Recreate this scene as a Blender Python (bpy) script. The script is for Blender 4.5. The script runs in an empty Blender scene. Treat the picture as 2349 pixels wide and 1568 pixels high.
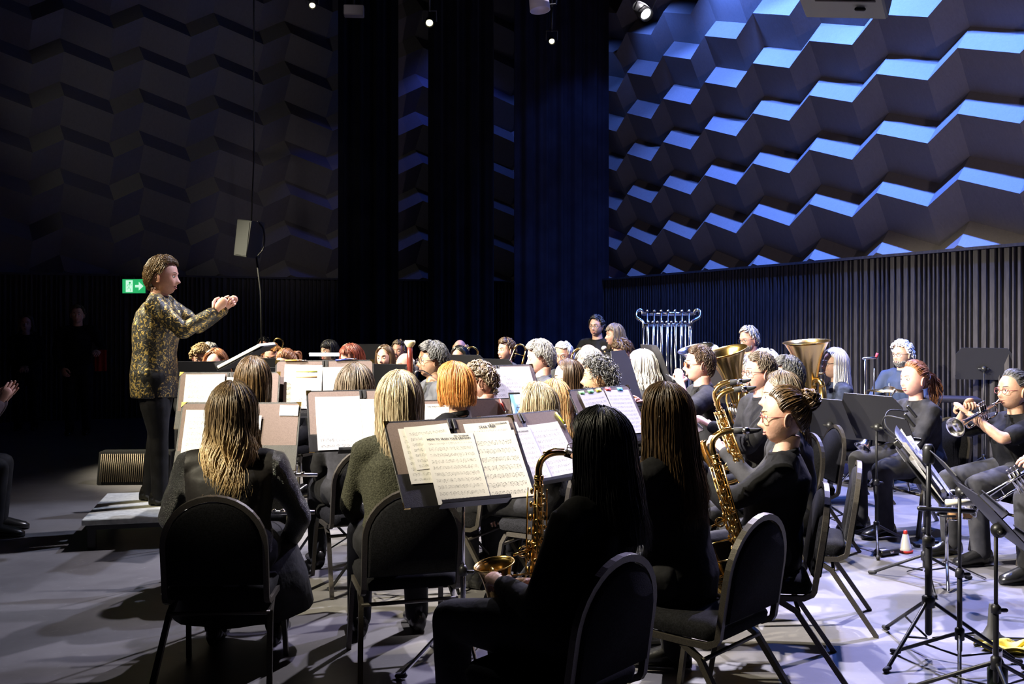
import bpy, math, random
import numpy as np
from mathutils import Vector, Matrix, Euler
random.seed(7); RNG = np.random.default_rng(7)
SC = bpy.context.scene; COL = SC.collection
PI = math.pi
W_, H_, F_, CX, YH, CH = 2349, 1568, 2284.0, 1174.5, 739.0, 1.5
# ---------------------------------------------------------------- camera
cd = bpy.data.cameras.new('camera'); cam = bpy.data.objects.new('camera', cd); COL.objects.link(cam)
cd.sensor_width = 36; cd.lens = F_ / W_ * 36; cd.shift_y = (YH - H_ / 2) / W_
cd.clip_start = 0.05; cd.clip_end = 100
cam.location = (0, 0, CH); cam.rotation_euler = (PI / 2, 0, 0); SC.camera = cam
# ---------------------------------------------------------------- world, exposure, lights
wd = bpy.data.worlds.new('world'); SC.world = wd; wd.use_nodes = True
wd.node_tree.nodes['Background'].inputs[0].default_value = (0.05, 0.05, 0.10, 1)
wd.node_tree.nodes['Background'].inputs[1].default_value = 0.02
SC.view_settings.view_transform = 'Standard'; SC.view_settings.look = 'None'
SC.view_settings.exposure = 0.0; SC.view_settings.gamma = 1.0; SC.view_settings.use_curve_mapping = False
try:
    SC.cycles.max_bounces = 6; SC.cycles.diffuse_bounces = 3; SC.cycles.glossy_bounces = 3
    SC.cycles.sample_clamp_indirect = 4.0; SC.cycles.use_denoising = True
    SC.cycles.caustics_reflective = False; SC.cycles.caustics_refractive = False
except Exception: pass
def spot(name, loc, to, energy, color, angle, blend=0.4, size=0.08):
    l = bpy.data.lights.new(name, 'SPOT'); l.energy = energy; l.color = color
    l.spot_size = math.radians(angle); l.spot_blend = blend; l.shadow_soft_size = size
    o = bpy.data.objects.new(name, l); COL.objects.link(o); o.location = loc
    o.rotation_euler = (Vector(to) - Vector(loc)).to_track_quat('-Z', 'Y').to_euler()
    return o
WARM = (1.0, 0.90, 0.66); COOL = (0.62, 0.57, 1.0); WHITE = (1.0, 0.93, 0.90); BLUE = (0.12, 0.26, 1.0)
# front-of-house warm key lights, high over the audience on the left
spot('front_key_light', (-5.5, 1.0, 5.5), (0.3, 6.5, 1.0), 6800, WARM, 31, 0.35)
spot('front_key_light', (-7.6, 6.2, 6.4), (0.2, 8.8, 1.1), 10000, WARM, 34, 0.5)
spot('front_key_light', (-5.5, 4.2, 6.8), (1.5, 6.6, 0.9), 12000, WHITE, 36, 0.5)
spot('front_key_light', (-4.6, 4.6, 6.2), (0.9, 4.2, 1.1), 3400, WARM, 21, 0.6)
spot('front_key_light', (-8.0, 7.6, 6.4), (-2.2, 10.4, 0.7), 9000, WARM, 31, 0.5)
spot('conductor_special_light', (-6.6, 4.4, 6.2), (-2.4, 7.2, 1.3), 2200, (1.0, 0.86, 0.55), 17, 0.5)
# overhead cool wash over the band, from upstage right
spot('overhead_wash_light', (4.0, 9.6, 6.6), (2.9, 6.0, 0.0), 4600, COOL, 62, 0.7)
spot('overhead_wash_light', (2.6, 11.4, 6.8), (0.6, 6.4, 0.2), 4800, (0.86, 0.82, 1.0), 40, 0.7)
spot('overhead_wash_light', (0.8, 8.6, 6.8), (0.9, 8.3, 0.6), 2800, (0.98, 0.92, 1.0), 84, 0.7)
spot('overhead_wash_light', (1.6, 9.8, 6.8), (-2.9, 6.4, 0.0), 1900, (0.66, 0.72, 1.0), 30, 0.4)
# added fill spot, standing in for floor bounce on the zigzag wall
spot('wall_fill_light', (-3.5, 3.0, 6.0), (4.2, 11.2, 3.0), 200, (1.0, 0.88, 0.95), 44, 0.8)
spot('wall_side_fill_light', (4.7, 2.6, 2.4), (3.4, 11.6, 4.3), 420, (1.0, 0.82, 0.95), 40, 0.7)  # added unseen side fill, grazing the wall to lighten its short faces
# ---------------------------------------------------------------- wall frame (right wall line, sawtooth course sizes)
TH, SCL = 0.394, 0.83
WB = np.array([2.307 * SCL, 20 * SCL]); WD = np.array([-math.sin(TH), math.cos(TH)]); WN = np.array([-math.cos(TH), -math.sin(TH)])
PER, WA, WDP, CRS, FRC = 1.389 * SCL, 0.618, 0.295 * SCL, 0.812 * SCL, 0.606
Z0 = 1.5 + (3.266 - 1.5) * SCL; DZ, DU, WAO = -0.276 * SCL, 0.085 * SCL, -0.049 * SCL
DUR, DDR, FRR = 0.0, 0.0, 0.0
PANEL_TOP = 2.25
for i, u in enumerate((1.2, -0.9, -2.9, -4.9, -6.9, -8.9)):
    p = WB + WD * u + WN * 0.80
    q = WB + WD * (u - 0.2) + WN * 0.02
    spot('blue_wall_light', (p[0], p[1], 6.9), (q[0], q[1], 3.4), (50, 230, 1150, 2000, 2000, 2000)[i], (0.10, 0.23, 1.0), 112, 0.5, 0.05)
# ---------------------------------------------------------------- materials
MATS = {}
def mat(name, col, rough=0.6, metal=0.0, var=0.0, scale=20, bump=0.0, bscale=60, spec=0.5, emit=None, estr=0, sheen=0, stretch=None, col2=None, detail=4, coat=0):
    if name in MATS: return MATS[name]
    m = bpy.data.materials.new(name); m.use_nodes = True; nt = m.node_tree; b = nt.nodes['Principled BSDF']
    c = (*col, 1)
    b.inputs['Base Color'].default_value = c; b.inputs['Roughness'].default_value = rough; b.inputs['Metallic'].default_value = metal
    b.inputs['Specular IOR Level'].default_value = spec
    if sheen: b.inputs['Sheen Weight'].default_value = sheen; b.inputs['Sheen Roughness'].default_value = 0.4
    if coat: b.inputs['Coat Weight'].default_value = coat
    if emit: b.inputs['Emission Color'].default_value = (*emit, 1); b.inputs['Emission Strength'].default_value = estr
    tc = nt.nodes.new('ShaderNodeTexCoord'); src = tc.outputs['Object']
    if stretch:
        mp = nt.nodes.new('ShaderNodeMapping'); mp.inputs['Scale'].default_value = stretch
        nt.links.new(src, mp.inputs[0]); src = mp.outputs[0]
    if var or col2:
        n = nt.nodes.new('ShaderNodeTexNoise'); n.inputs['Scale'].default_value = scale; n.inputs['Detail'].default_value = detail
        nt.links.new(src, n.inputs['Vector'])
        r = nt.nodes.new('ShaderNodeValToRGB'); nt.links.new(n.outputs[0], r.inputs[0])
        a = col if col2 else tuple(max(0, x * (1 - var)) for x in col); z = col2 if col2 else tuple(min(1, x * (1 + var)) for x in col)
        r.color_ramp.elements[0].position = 0.36; r.color_ramp.elements[1].position = 0.64
        r.color_ramp.elements[0].color = (*a, 1); r.color_ramp.elements[1].color = (*z, 1)
        nt.links.new(r.outputs[0], b.inputs['Base Color'])
    if bump:
        n2 = nt.nodes.new('ShaderNodeTexNoise'); n2.inputs['Scale'].default_value = bscale; n2.inputs['Detail'].default_value = 3
        nt.links.new(src, n2.inputs['Vector'])
        bp = nt.nodes.new('ShaderNodeBump'); bp.inputs['Strength'].default_value = bump; bp.inputs['Distance'].default_value = 0.01
        nt.links.new(n2.outputs[0], bp.inputs['Height']); nt.links.new(bp.outputs[0], b.inputs['Normal'])
    MATS[name] = m; return m
def nodes(name, rough=0.6, metal=0):
    m = bpy.data.materials.new(name); m.use_nodes = True; nt = m.node_tree; b = nt.nodes['Principled BSDF']
    b.inputs['Roughness'].default_value = rough; b.inputs['Metallic'].default_value = metal
    MATS[name] = m; return m, nt, b
def MA(nt, op, a, b=None, c=None):
    n = nt.nodes.new('ShaderNodeMath'); n.operation = op
    for i, v in enumerate((a, b, c)):
        if v is None: continue
        if isinstance(v, (int, float)): n.inputs[i].default_value = v
        else: nt.links.new(v, n.inputs[i])
    return n.outputs[0]
def MIX(nt, fac, a, b):
    n = nt.nodes.new('ShaderNodeMix'); n.data_type = 'RGBA'
    for i, v in ((0, fac), (6, a), (7, b)):
        if isinstance(v, tuple): n.inputs[i].default_value = (*v, 1)
        elif isinstance(v, (int, float)): n.inputs[i].default_value = v
        else: nt.links.new(v, n.inputs[i])
    return n.outputs[2]
BLACKCLOTH = mat('black cloth', (0.006, 0.006, 0.0075), 0.8, var=0.4, scale=14, bump=0.6, bscale=16, spec=0.15)
CHARCOAL = mat('charcoal cloth', (0.022, 0.022, 0.026), 0.85, var=0.3, scale=14, bump=0.6, bscale=14, spec=0.15)
GREYSHIRT = mat('dark grey shirt', (0.05, 0.052, 0.06), 0.8, var=0.25, scale=10, bump=0.5, bscale=14, spec=0.25)
NAVY = mat('navy knit', (0.022, 0.028, 0.05), 0.9, var=0.3, scale=30, bump=0.5, bscale=20, spec=0.2)
OLIVE = mat('olive wool', (0.035, 0.035, 0.024), 0.95, var=0.35, scale=120, bump=0.6, bscale=160, spec=0.1)
PANTS = mat('black trouser cloth', (0.008, 0.008, 0.010), 0.75, var=0.4, scale=12, bump=0.6, bscale=12, spec=0.2)
GREYPANTS = mat('charcoal trouser cloth', (0.035, 0.035, 0.04), 0.85, var=0.3, scale=12, bump=0.6, bscale=10, spec=0.2)
SHOE = mat('black shoe leather', (0.012, 0.012, 0.012), 0.25, bump=0.1, bscale=40)
LIP = mat('lip skin', (0.42, 0.15, 0.13), 0.5)
EYEW = mat('eye white', (0.8, 0.78, 0.75), 0.3)
EYED = mat('dark iris', (0.03, 0.02, 0.015), 0.2)
TEETH = mat('teeth white', (0.85, 0.8, 0.72), 0.3)
FRAME = mat('hammered frame grey', (0.07, 0.062, 0.052), 0.42, 0.5, var=0.2, scale=260, bump=0.1, bscale=300)
SEATCL = mat('black seat fabric', (0.007, 0.007, 0.0085), 0.9, var=0.5, scale=160, bump=0.12, bscale=260, spec=0.12)
BLACKMETAL = mat('black painted metal', (0.014, 0.014, 0.016), 0.42, 0.2, bump=0.05)
STANDGREY = mat('black stand desk paint', (0.02, 0.02, 0.025), 0.5, 0.1, bump=0.15, bscale=300)
CHROME = mat('chrome', (0.75, 0.75, 0.78), 0.14, 1.0)
BRASS = mat('lacquered brass', (0.78, 0.52, 0.17), 0.2, 1.0, bump=0.04)
SILVER = mat('silver plate', (0.80, 0.78, 0.76), 0.16, 1.0)
RUBBER = mat('black rubber', (0.015, 0.015, 0.015), 0.7)
PLASTIC = mat('black plastic', (0.012, 0.012, 0.012), 0.4)
VINYL = mat('black folder vinyl', (0.016, 0.015, 0.016), 0.42, bump=0.25, bscale=420)
LINER = mat('mauve brown folder lining', (0.17, 0.125, 0.115), 0.85, var=0.1, scale=200)
GLASSF = mat('spectacle frame', (0.03, 0.02, 0.02), 0.3)
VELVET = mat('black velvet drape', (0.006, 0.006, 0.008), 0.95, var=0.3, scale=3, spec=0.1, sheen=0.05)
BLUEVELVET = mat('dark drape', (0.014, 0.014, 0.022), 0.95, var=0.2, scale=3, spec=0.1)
def skin(k):
    tone = {'fair': (0.60, 0.37, 0.28), 'pink': (0.62, 0.34, 0.27), 'tan': (0.46, 0.27, 0.18), 'olive': (0.42, 0.25, 0.15)}[k]
    m = mat('skin ' + k, tone, 0.5, var=0.08, scale=30, bump=0.08, bscale=90)
    b = m.node_tree.nodes['Principled BSDF']; b.inputs['Subsurface Weight'].default_value = 0.12
    b.inputs['Subsurface Radius'].default_value = (0.012, 0.005, 0.003); b.inputs['Subsurface Scale'].default_value = 0.6
    return m
def hairmat(name, c1, c2, rough=0.38, st=(70, 70, 4)):
    return mat('hair ' + name, c1, rough, col2=c2, scale=1.0, stretch=st, detail=5, spec=0.5)
# ---------------------------------------------------------------- mesh builder
class MB:
    def __init__(s): s.v = []; s.f = []; s.m = []; s.uv = {}; s.n = 0
    def add(s, verts, faces, mi=0):
        o = s.n; s.v.append(np.asarray(verts, float).reshape(-1, 3)); s.n += len(s.v[-1])
        s.f += [tuple(i + o for i in f) for f in faces]; s.m += [mi] * len(faces)
    def grid(s, P, cu=False, cv=False, mi=0, capu=False):
        P = np.asarray(P, float); a, b = P.shape[:2]; F = []
        for i in range(a if cu else a - 1):
            for j in range(b if cv else b - 1):
                F.append((i * b + j, i * b + (j + 1) % b, ((i + 1) % a) * b + (j + 1) % b, ((i + 1) % a) * b + j))
        if capu: F.append(tuple(range(b - 1, -1, -1))); F.append(tuple((a - 1) * b + j for j in range(b)))
        s.add(P.reshape(-1, 3), F, mi)
    def tube(s, pts, r, n=8, mi=0, ry=None, cap=True, up=None):
        pts = np.asarray(pts, float); k = len(pts)
        r = np.full(k, r) if np.isscalar(r) else np.asarray(r, float)
        ry = r if ry is None else (np.full(k, ry) if np.isscalar(ry) else np.asarray(ry, float))
        T = np.gradient(pts, axis=0); T /= (np.linalg.norm(T, axis=1, keepdims=True) + 1e-12)
        u = np.array(up, float) if up is not None else (np.array([0, 0, 1.]) if abs(T[0][2]) < 0.9 else np.array([1., 0, 0]))
        A = []; th = np.arange(n) * 2 * PI / n + PI / n
        for i in range(k):
            u = u - T[i] * u.dot(T[i]); u = u / (np.linalg.norm(u) + 1e-12); w = np.cross(T[i], u)
            A.append(pts[i] + np.outer(np.cos(th) * r[i], w) + np.outer(np.sin(th) * ry[i], u))
        s.grid(A, cv=True, mi=mi, capu=cap)
    def caps(s, pts, r, n=8, mi=0):          # tube with rounded ends
        pts = [np.asarray(p, float) for p in pts]; r = [r] * len(pts) if np.isscalar(r) else list(r)
        d0 = pts[0] - pts[1]; d0 /= np.linalg.norm(d0); d1 = pts[-1] - pts[-2]; d1 /= np.linalg.norm(d1)
        P = [pts[0] + d0 * r[0] * .95, pts[0] + d0 * r[0] * .6] + pts + [pts[-1] + d1 * r[-1] * .6, pts[-1] + d1 * r[-1] * .95]
        s.tube(P, [r[0] * .25, r[0] * .8] + r + [r[-1] * .8, r[-1] * .25], n, mi)
    def ell(s, c, rad, n=12, m=8, mi=0, R=None):
        th = np.arange(n) * 2 * PI / n; A = []
        for i in range(m + 1):
            ph = -PI / 2 + PI * i / m; k = max(math.cos(ph), 0.02)
            A.append(np.stack([np.cos(th) * k * rad[0], np.sin(th) * k * rad[1], np.full(n, math.sin(ph) * rad[2])], 1))
        A = np.array(A)
        if R is not None: A = A @ np.array(R).T
        s.grid(A + np.array(c), cv=True, mi=mi, capu=True)
    def box(s, c, d, mi=0, R=None, bev=0):
        x, y, z = np.array(d) / 2
        if bev:
            pr = []; q = [(x - bev, y - bev)]
            ring = lambda e: np.array([(sx * (x - bev) + e * bev * math.cos(t), sy * (y - bev) + e * bev * math.sin(t)) for sx, sy, t0 in ((1, 1, 0), (-1, 1, PI / 2), (-1, -1, PI), (1, -1, 1.5 * PI)) for t in (t0, t0 + PI / 4, t0 + PI / 2)])
            A = [np.c_[ring(e), np.full(12, h)] for e, h in ((.3, -z), (1, -z + bev), (1, z - bev), (.3, z))]
            A = np.array(A); A = A if R is None else A @ np.array(R).T
            s.grid(A + np.array(c), cv=True, mi=mi, capu=True); return
        V = np.array([(i * x, j * y, k * z) for k in (-1, 1) for j in (-1, 1) for i in (-1, 1)])
        if R is not None: V = V @ np.array(R).T
        s.add(V + np.array(c), [(0, 2, 3, 1), (4, 5, 7, 6), (0, 1, 5, 4), (2, 6, 7, 3), (0, 4, 6, 2), (1, 3, 7, 5)], mi)
    def lathe(s, prof, n=24, mi=0, M=None, cap=False):   # prof (r, z)
        th = np.arange(n) * 2 * PI / n
        A = np.array([np.stack([np.cos(th) * r, np.sin(th) * r, np.full(n, z)], 1) for r, z in prof])
        if M is not None: A = A @ np.array(M)[:3, :3].T + np.array(M)[:3, 3]
        s.grid(A, cv=True, mi=mi, capu=cap)
    def prism(s, out, t, mi=0, M=None, bev=0.0, yoff=0.0):   # outline in local xz, thickness along y
        o = np.array(out, float); c = o.mean(0); k = len(o); L = []
        st = ((-t / 2, 0.0),) if not bev else ((-t / 2, bev), (-t / 2 + bev, 0.0))
        st = list(st) + [(-a, b) for a, b in reversed(st)]
        for y, e in st:
            d = o - c; q = c + d * (1 - e / (np.linalg.norm(d, axis=1, keepdims=True) + 1e-9))
            L.append(np.c_[q[:, 0], np.full(k, y + yoff), q[:, 1]])
        A = np.array(L)
        if M is not None: A = A @ np.array(M)[:3, :3].T + np.array(M)[:3, 3]
        s.grid(A, cv=True, mi=mi, capu=True)
    def xf(s, M):
        M = np.array(M); s.v = [v @ M[:3, :3].T + M[:3, 3] for v in s.v]; return s
    def mesh(s, name, smooth=True):
        me = bpy.data.meshes.new(name); V = np.concatenate(s.v) if s.v else np.zeros((0, 3))
        me.from_pydata(V.tolist(), [], s.f); me.polygons.foreach_set('material_index', s.m)
        me.polygons.foreach_set('use_smooth', [smooth] * len(s.f)); me.update(); return me
    def build(s, name, mats, parent=None, smooth=True, loc=None, auto=None, fix=False):
        me = s.mesh(name, smooth)
        if fix:
            import bmesh
            bm = bmesh.new(); bm.from_mesh(me); bmesh.ops.recalc_face_normals(bm, faces=bm.faces); bm.to_mesh(me); bm.free()
        for m in (mats if isinstance(mats, (list, tuple)) else [mats]): me.materials.append(m)
        if auto:
            try: me.set_sharp_from_angle(angle=math.radians(auto))
            except Exception: pass
        o = bpy.data.objects.new(name, me); COL.objects.link(o)
        if parent: o.parent = parent
        if loc is not None: o.location = loc
        return o
def tag(o, label=None, cat=None, group=None, kind=None):
    if label: o['label'] = label
    if cat: o['category'] = cat
    if group: o['group'] = group
    if kind: o['kind'] = kind
    return o
def thing(name, loc, rz, label, cat, group=None, M=None):
    o = bpy.data.objects.new(name, None); COL.objects.link(o); o.empty_display_size = 0.1
    if M is not None: o.matrix_world = M
    else: o.location = loc; o.rotation_euler = (0, 0, rz)
    return tag(o, label, cat, group)
def copy_tree(o, parent=None):
    c = o.copy(); COL.objects.link(c)
    if parent: c.parent = parent
    for ch in list(o.children): copy_tree(ch, c)
    return c
def at(px, py, s):              # pixel and scale (pixels per metre) -> world point
    y = F_ / s; return Vector(((px - CX) / s, y, CH - (py - YH) / s))
def remesh(mb, vox, smooth=4):
    me = mb.mesh('tmp'); o = bpy.data.objects.new('tmp', me); COL.objects.link(o)
    r = o.modifiers.new('r', 'REMESH'); r.mode = 'VOXEL'; r.voxel_size = vox; r.use_smooth_shade = True
    if smooth: k = o.modifiers.new('s', 'SMOOTH'); k.factor = 0.5; k.iterations = smooth
    dg = bpy.context.evaluated_depsgraph_get(); e = o.evaluated_get(dg); m2 = e.to_mesh()
    V = np.empty(len(m2.vertices) * 3); m2.vertices.foreach_get('co', V); F = [tuple(p.vertices) for p in m2.polygons]
    e.to_mesh_clear(); bpy.data.objects.remove(o); bpy.data.meshes.remove(me)
    return V.reshape(-1, 3), F
def arc(c, r, a0, a1, n, ax=(0, 2)):
    P = np.zeros((n, 3)) + np.array(c, float); t = np.radians(np.linspace(a0, a1, n)); P[:, ax[0]] += r * np.cos(t); P[:, ax[1]] += r * np.sin(t); return P
def spline(pts, n=8):
    p = np.asarray(pts, float); P = np.vstack([2 * p[0] - p[1], p, 2 * p[-1] - p[-2]]); out = []
    for i in range(1, len(P) - 2):
        for t in np.arange(n) / n:
            out.append(.5 * (2 * P[i] + (P[i + 1] - P[i - 1]) * t + (2 * P[i - 1] - 5 * P[i] + 4 * P[i + 1] - P[i + 2]) * t * t + (-P[i - 1] + 3 * P[i] - 3 * P[i + 1] + P[i + 2]) * t ** 3))
    out.append(p[-1]); return np.array(out)
# ================================================================ the hall
def wood(name, c1, c2):
    m, nt, b = nodes(name, 0.55)
    tc = nt.nodes.new('ShaderNodeTexCoord'); mp = nt.nodes.new('ShaderNodeMapping'); mp.inputs['Scale'].default_value = (9, 9, 1.2)
    nt.links.new(tc.outputs['Object'], mp.inputs[0])
    w = nt.nodes.new('ShaderNodeTexNoise'); w.inputs['Scale'].default_value = 3; w.inputs['Detail'].default_value = 6; w.inputs['Distortion'].default_value = 1.5
    nt.links.new(mp.outputs[0], w.inputs['Vector'])
    nt.links.new(MIX(nt, w.outputs[0], c1, c2), b.inputs['Base Color'])
    bp = nt.nodes.new('ShaderNodeBump'); bp.inputs['Strength'].default_value = 0.15; bp.inputs['Distance'].default_value = 0.01
    nt.links.new(w.outputs[0], bp.inputs['Height']); nt.links.new(bp.outputs[0], b.inputs['Normal']); return m
WOODM = wood('grey stained wood panel', (0.13, 0.115, 0.115), (0.20, 0.18, 0.175))
def relief_wall(name, base, d, n, ks, rs, mirror=False):
    mb = MB(); sg = -1 if mirror else 1
    def pt(kk, r, inner):
        k, isR = divmod(kk, 2)
        u = -(k + (WA if isR else 0)) * PER + ((DU + (DUR if isR else 0)) if inner else 0)
        off = (WAO if isR else 0) - ((WDP + (DDR if isR else 0)) if inner else 0)
        z = Z0 + r * CRS - ((FRC + (FRR if isR else 0)) * CRS if inner else 0) + (DZ if isR else 0)
        q = base + d * u * sg + n * off
        return (q[0], q[1], z)
    K = list(range(2 * ks[0], 2 * ks[1] + 1))
    for r in range(rs[0], rs[1]):
        A = [[pt(k, r, 1) for k in K], [pt(k, r, 0) for k in K]]       # leaning face
        B = [[pt(k, r, 0) for k in K], [pt(k, r + 1, 1) for k in K]]   # ledge above it
        for G in (A, B):
            for j in range(len(K) - 1):
                mb.add([G[0][j], G[0][j + 1], G[1][j + 1], G[1][j]], [(0, 1, 2, 3)])
    o = mb.build(name, WOODM, smooth=False); o['kind'] = 'structure'; return o
def struct(name, mb, m, smooth=False):
    o = mb.build(name, m, smooth=smooth); o['kind'] = 'structure'; return o
relief_wall('wall_right', WB, WD, WN, (-2, 11), (-1, 9))
# far wall, square to the right wall
FD = -WN; FN = -WD                                   # along (to the right), normal toward the stage
FB = WB + WD * 2.2
relief_wall('wall_back', FB - FD * 0.55, FD, FN, (-15, 1), (-1, 9), True)
def slat_panel(name, base, d, n, L0, L1, seed):
    rg = random.Random(seed); mb = MB(); ang = math.atan2(d[1], d[0]); R = Matrix.Rotation(ang, 3, 'Z')
    def bx(u0, u1, o0, o1, z0, z1):
        c = base + d * (u0 + u1) / 2 + n * (o0 + o1) / 2
        mb.box((c[0], c[1], (z0 + z1) / 2), (abs(u1 - u0), abs(o1 - o0), z1 - z0), R=R)
    bx(L0, L1, 0.0, 0.06, 0, PANEL_TOP - 0.03)
    bx(L0, L1, 0.0, 0.13, PANEL_TOP - 0.03, PANEL_TOP)
    u = L0
    while u < L1:
        w = rg.choice((0.018, 0.018, 0.022, 0.03, 0.055)); bx(u, u + w, 0.06, 0.11, 0, PANEL_TOP - 0.03); u += w + rg.choice((0.035, 0.045, 0.05))
    return struct(name, mb, mat('dark slat wood', (0.032, 0.029, 0.034), 0.6, var=0.3, scale=6, stretch=(8, 8, 1)))
slat_panel('trim_1', WB, WD, WN, -11.5, 2.2, 3)
slat_panel('trim_2', FB, FD, FN, -15.0, 0.0, 5)
# floor
m, nt, b = nodes('scuffed grey stage floor', 0.42)
tc = nt.nodes.new('ShaderNodeTexCoord')
n1 = nt.nodes.new('ShaderNodeTexNoise'); n1.inputs['Scale'].default_value = 1.6; n1.inputs['Detail'].default_value = 8; n1.inputs['Roughness'].default_value = 0.7
n2 = nt.nodes.new('ShaderNodeTexNoise'); n2.inputs['Scale'].default_value = 14; n2.inputs['Detail'].default_value = 8; n2.inputs['Distortion'].default_value = 2
for n in (n1, n2): nt.links.new(tc.outputs['Object'], n.inputs['Vector'])
r = nt.nodes.new('ShaderNodeValToRGB'); nt.links.new(n1.outputs[0], r.inputs[0])
r.color_ramp.elements[0].position = 0.3; r.color_ramp.elements[0].color = (0.105, 0.10, 0.105, 1); r.color_ramp.elements[1].position = 0.72; r.color_ramp.elements[1].color = (0.18, 0.175, 0.178, 1)
r2 = nt.nodes.new('ShaderNodeValToRGB'); nt.links.new(n2.outputs[0], r2.inputs[0]); r2.color_ramp.elements[0].position = 0.62; r2.color_ramp.elements[1].position = 0.78
r2.color_ramp.elements[1].color = (0.35, 0.35, 0.35, 1)
nt.links.new(MIX(nt, r2.outputs[0], r.outputs[0], (0.34, 0.335, 0.33)), b.inputs['Base Color'])
bp = nt.nodes.new('ShaderNodeBump'); bp.inputs['Strength'].default_value = 0.08; nt.links.new(n2.outputs[0], bp.inputs['Height']); nt.links.new(bp.outputs[0], b.inputs['Normal'])
FLOORM = m
fl = MB(); fl.box((-2, 8, -0.05), (24, 26, 0.1)); struct('floor', fl, FLOORM)
ce = MB(); ce.box((-2, 8, 9.05), (24, 26, 0.1)); struct('ceiling', ce, mat('black ceiling', (0.004, 0.004, 0.004), 0.95, spec=0.05, var=0.3))
# drapes
def drape(name, u0, u1, off, z0, z1, material, label, seed, n_=None):
    rg = random.Random(seed); k = int((u1 - u0) / 0.02); us = np.linspace(u0, u1, k)
    ph = rg.random() * 6
    w = 0.05 * np.sin(us * 2 * PI / 0.31 + ph) + 0.022 * np.sin(us * 2 * PI / 0.13 + ph * 2)
    A = []
    for z, s in ((z0, 1.0), (z0 + 0.3, 1.0), ((z0 + z1) / 2, 0.9), (z1, 0.7)):
        A.append([(*(FB + FD * u + FN * (off + ww * s)), z) for u, ww in zip(us, w)])
    A = np.array(A); B = A.copy(); B[:, :, :2] -= FN * 0.012
    mb = MB(); mb.grid(np.concatenate([A, B[::-1]]), cu=True)
    o = mb.build(name, material); return tag(o, label, 'curtain', 'stage masking drapes')
def ux(px, off):                 # position along the far wall seen at pixel column px, off metres in front of it
    t = (px - CX) / F_; p = FB + FN * off
    return (t * p[1] - p[0]) / (FD[0] - t * FD[1])
drape('stage_drape', ux(775, 1.2), ux(912, 1.2), 1.2, 0, 8.9, VELVET, 'black drape left of the three on the far wall, behind the bassoon', 1)
drape('stage_drape', ux(985, 1.2), ux(1133, 1.2), 1.2, 0, 8.9, VELVET, 'black drape in the middle of the far wall, left of the blue-lit drape', 2)
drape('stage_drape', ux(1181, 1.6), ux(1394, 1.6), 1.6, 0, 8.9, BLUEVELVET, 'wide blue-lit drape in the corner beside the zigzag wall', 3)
p = FB + FD * (ux(1330, 1.6)) + FN * 3.2
spot('blue_drape_light', (p[0] - .3, p[1], 7.2), (p[0] + .25, p[1] + 1.6, 1.0), 40, (0.08, 0.14, 1.0), 75, 1.0)
p = FB + FD * ux(1150, 0.5)
spot('blue_back_light', (p[0] - .5, p[1] - 1.0, 6.8), (p[0] - .6, p[1] + 0.3, 2.4), 70, (0.08, 0.14, 1.0), 95, 0.6)
p = FB + FD * ux(760, 0.5)
spot('blue_back_light', (p[0] + .3, p[1] - 1.0, 6.8), (p[0] + .1, p[1] + 0.3, 1.0), 30, (0.08, 0.12, 1.0), 40, 0.6)
# added unseen fill spots, aimed to bring out facets of the back wall
spot('wall_fill_light', (-10.5, 9.6, 5.0), (-6.3, 14.0, 4.6), 160, (0.9, 0.92, 0.85), 40, 0.8)
spot('wall_fill_light', (-1.0, 5.5, 5.5), (-3.4, 15.4, 3.6), 240, (0.95, 0.86, 0.86), 18, 0.8)
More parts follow.
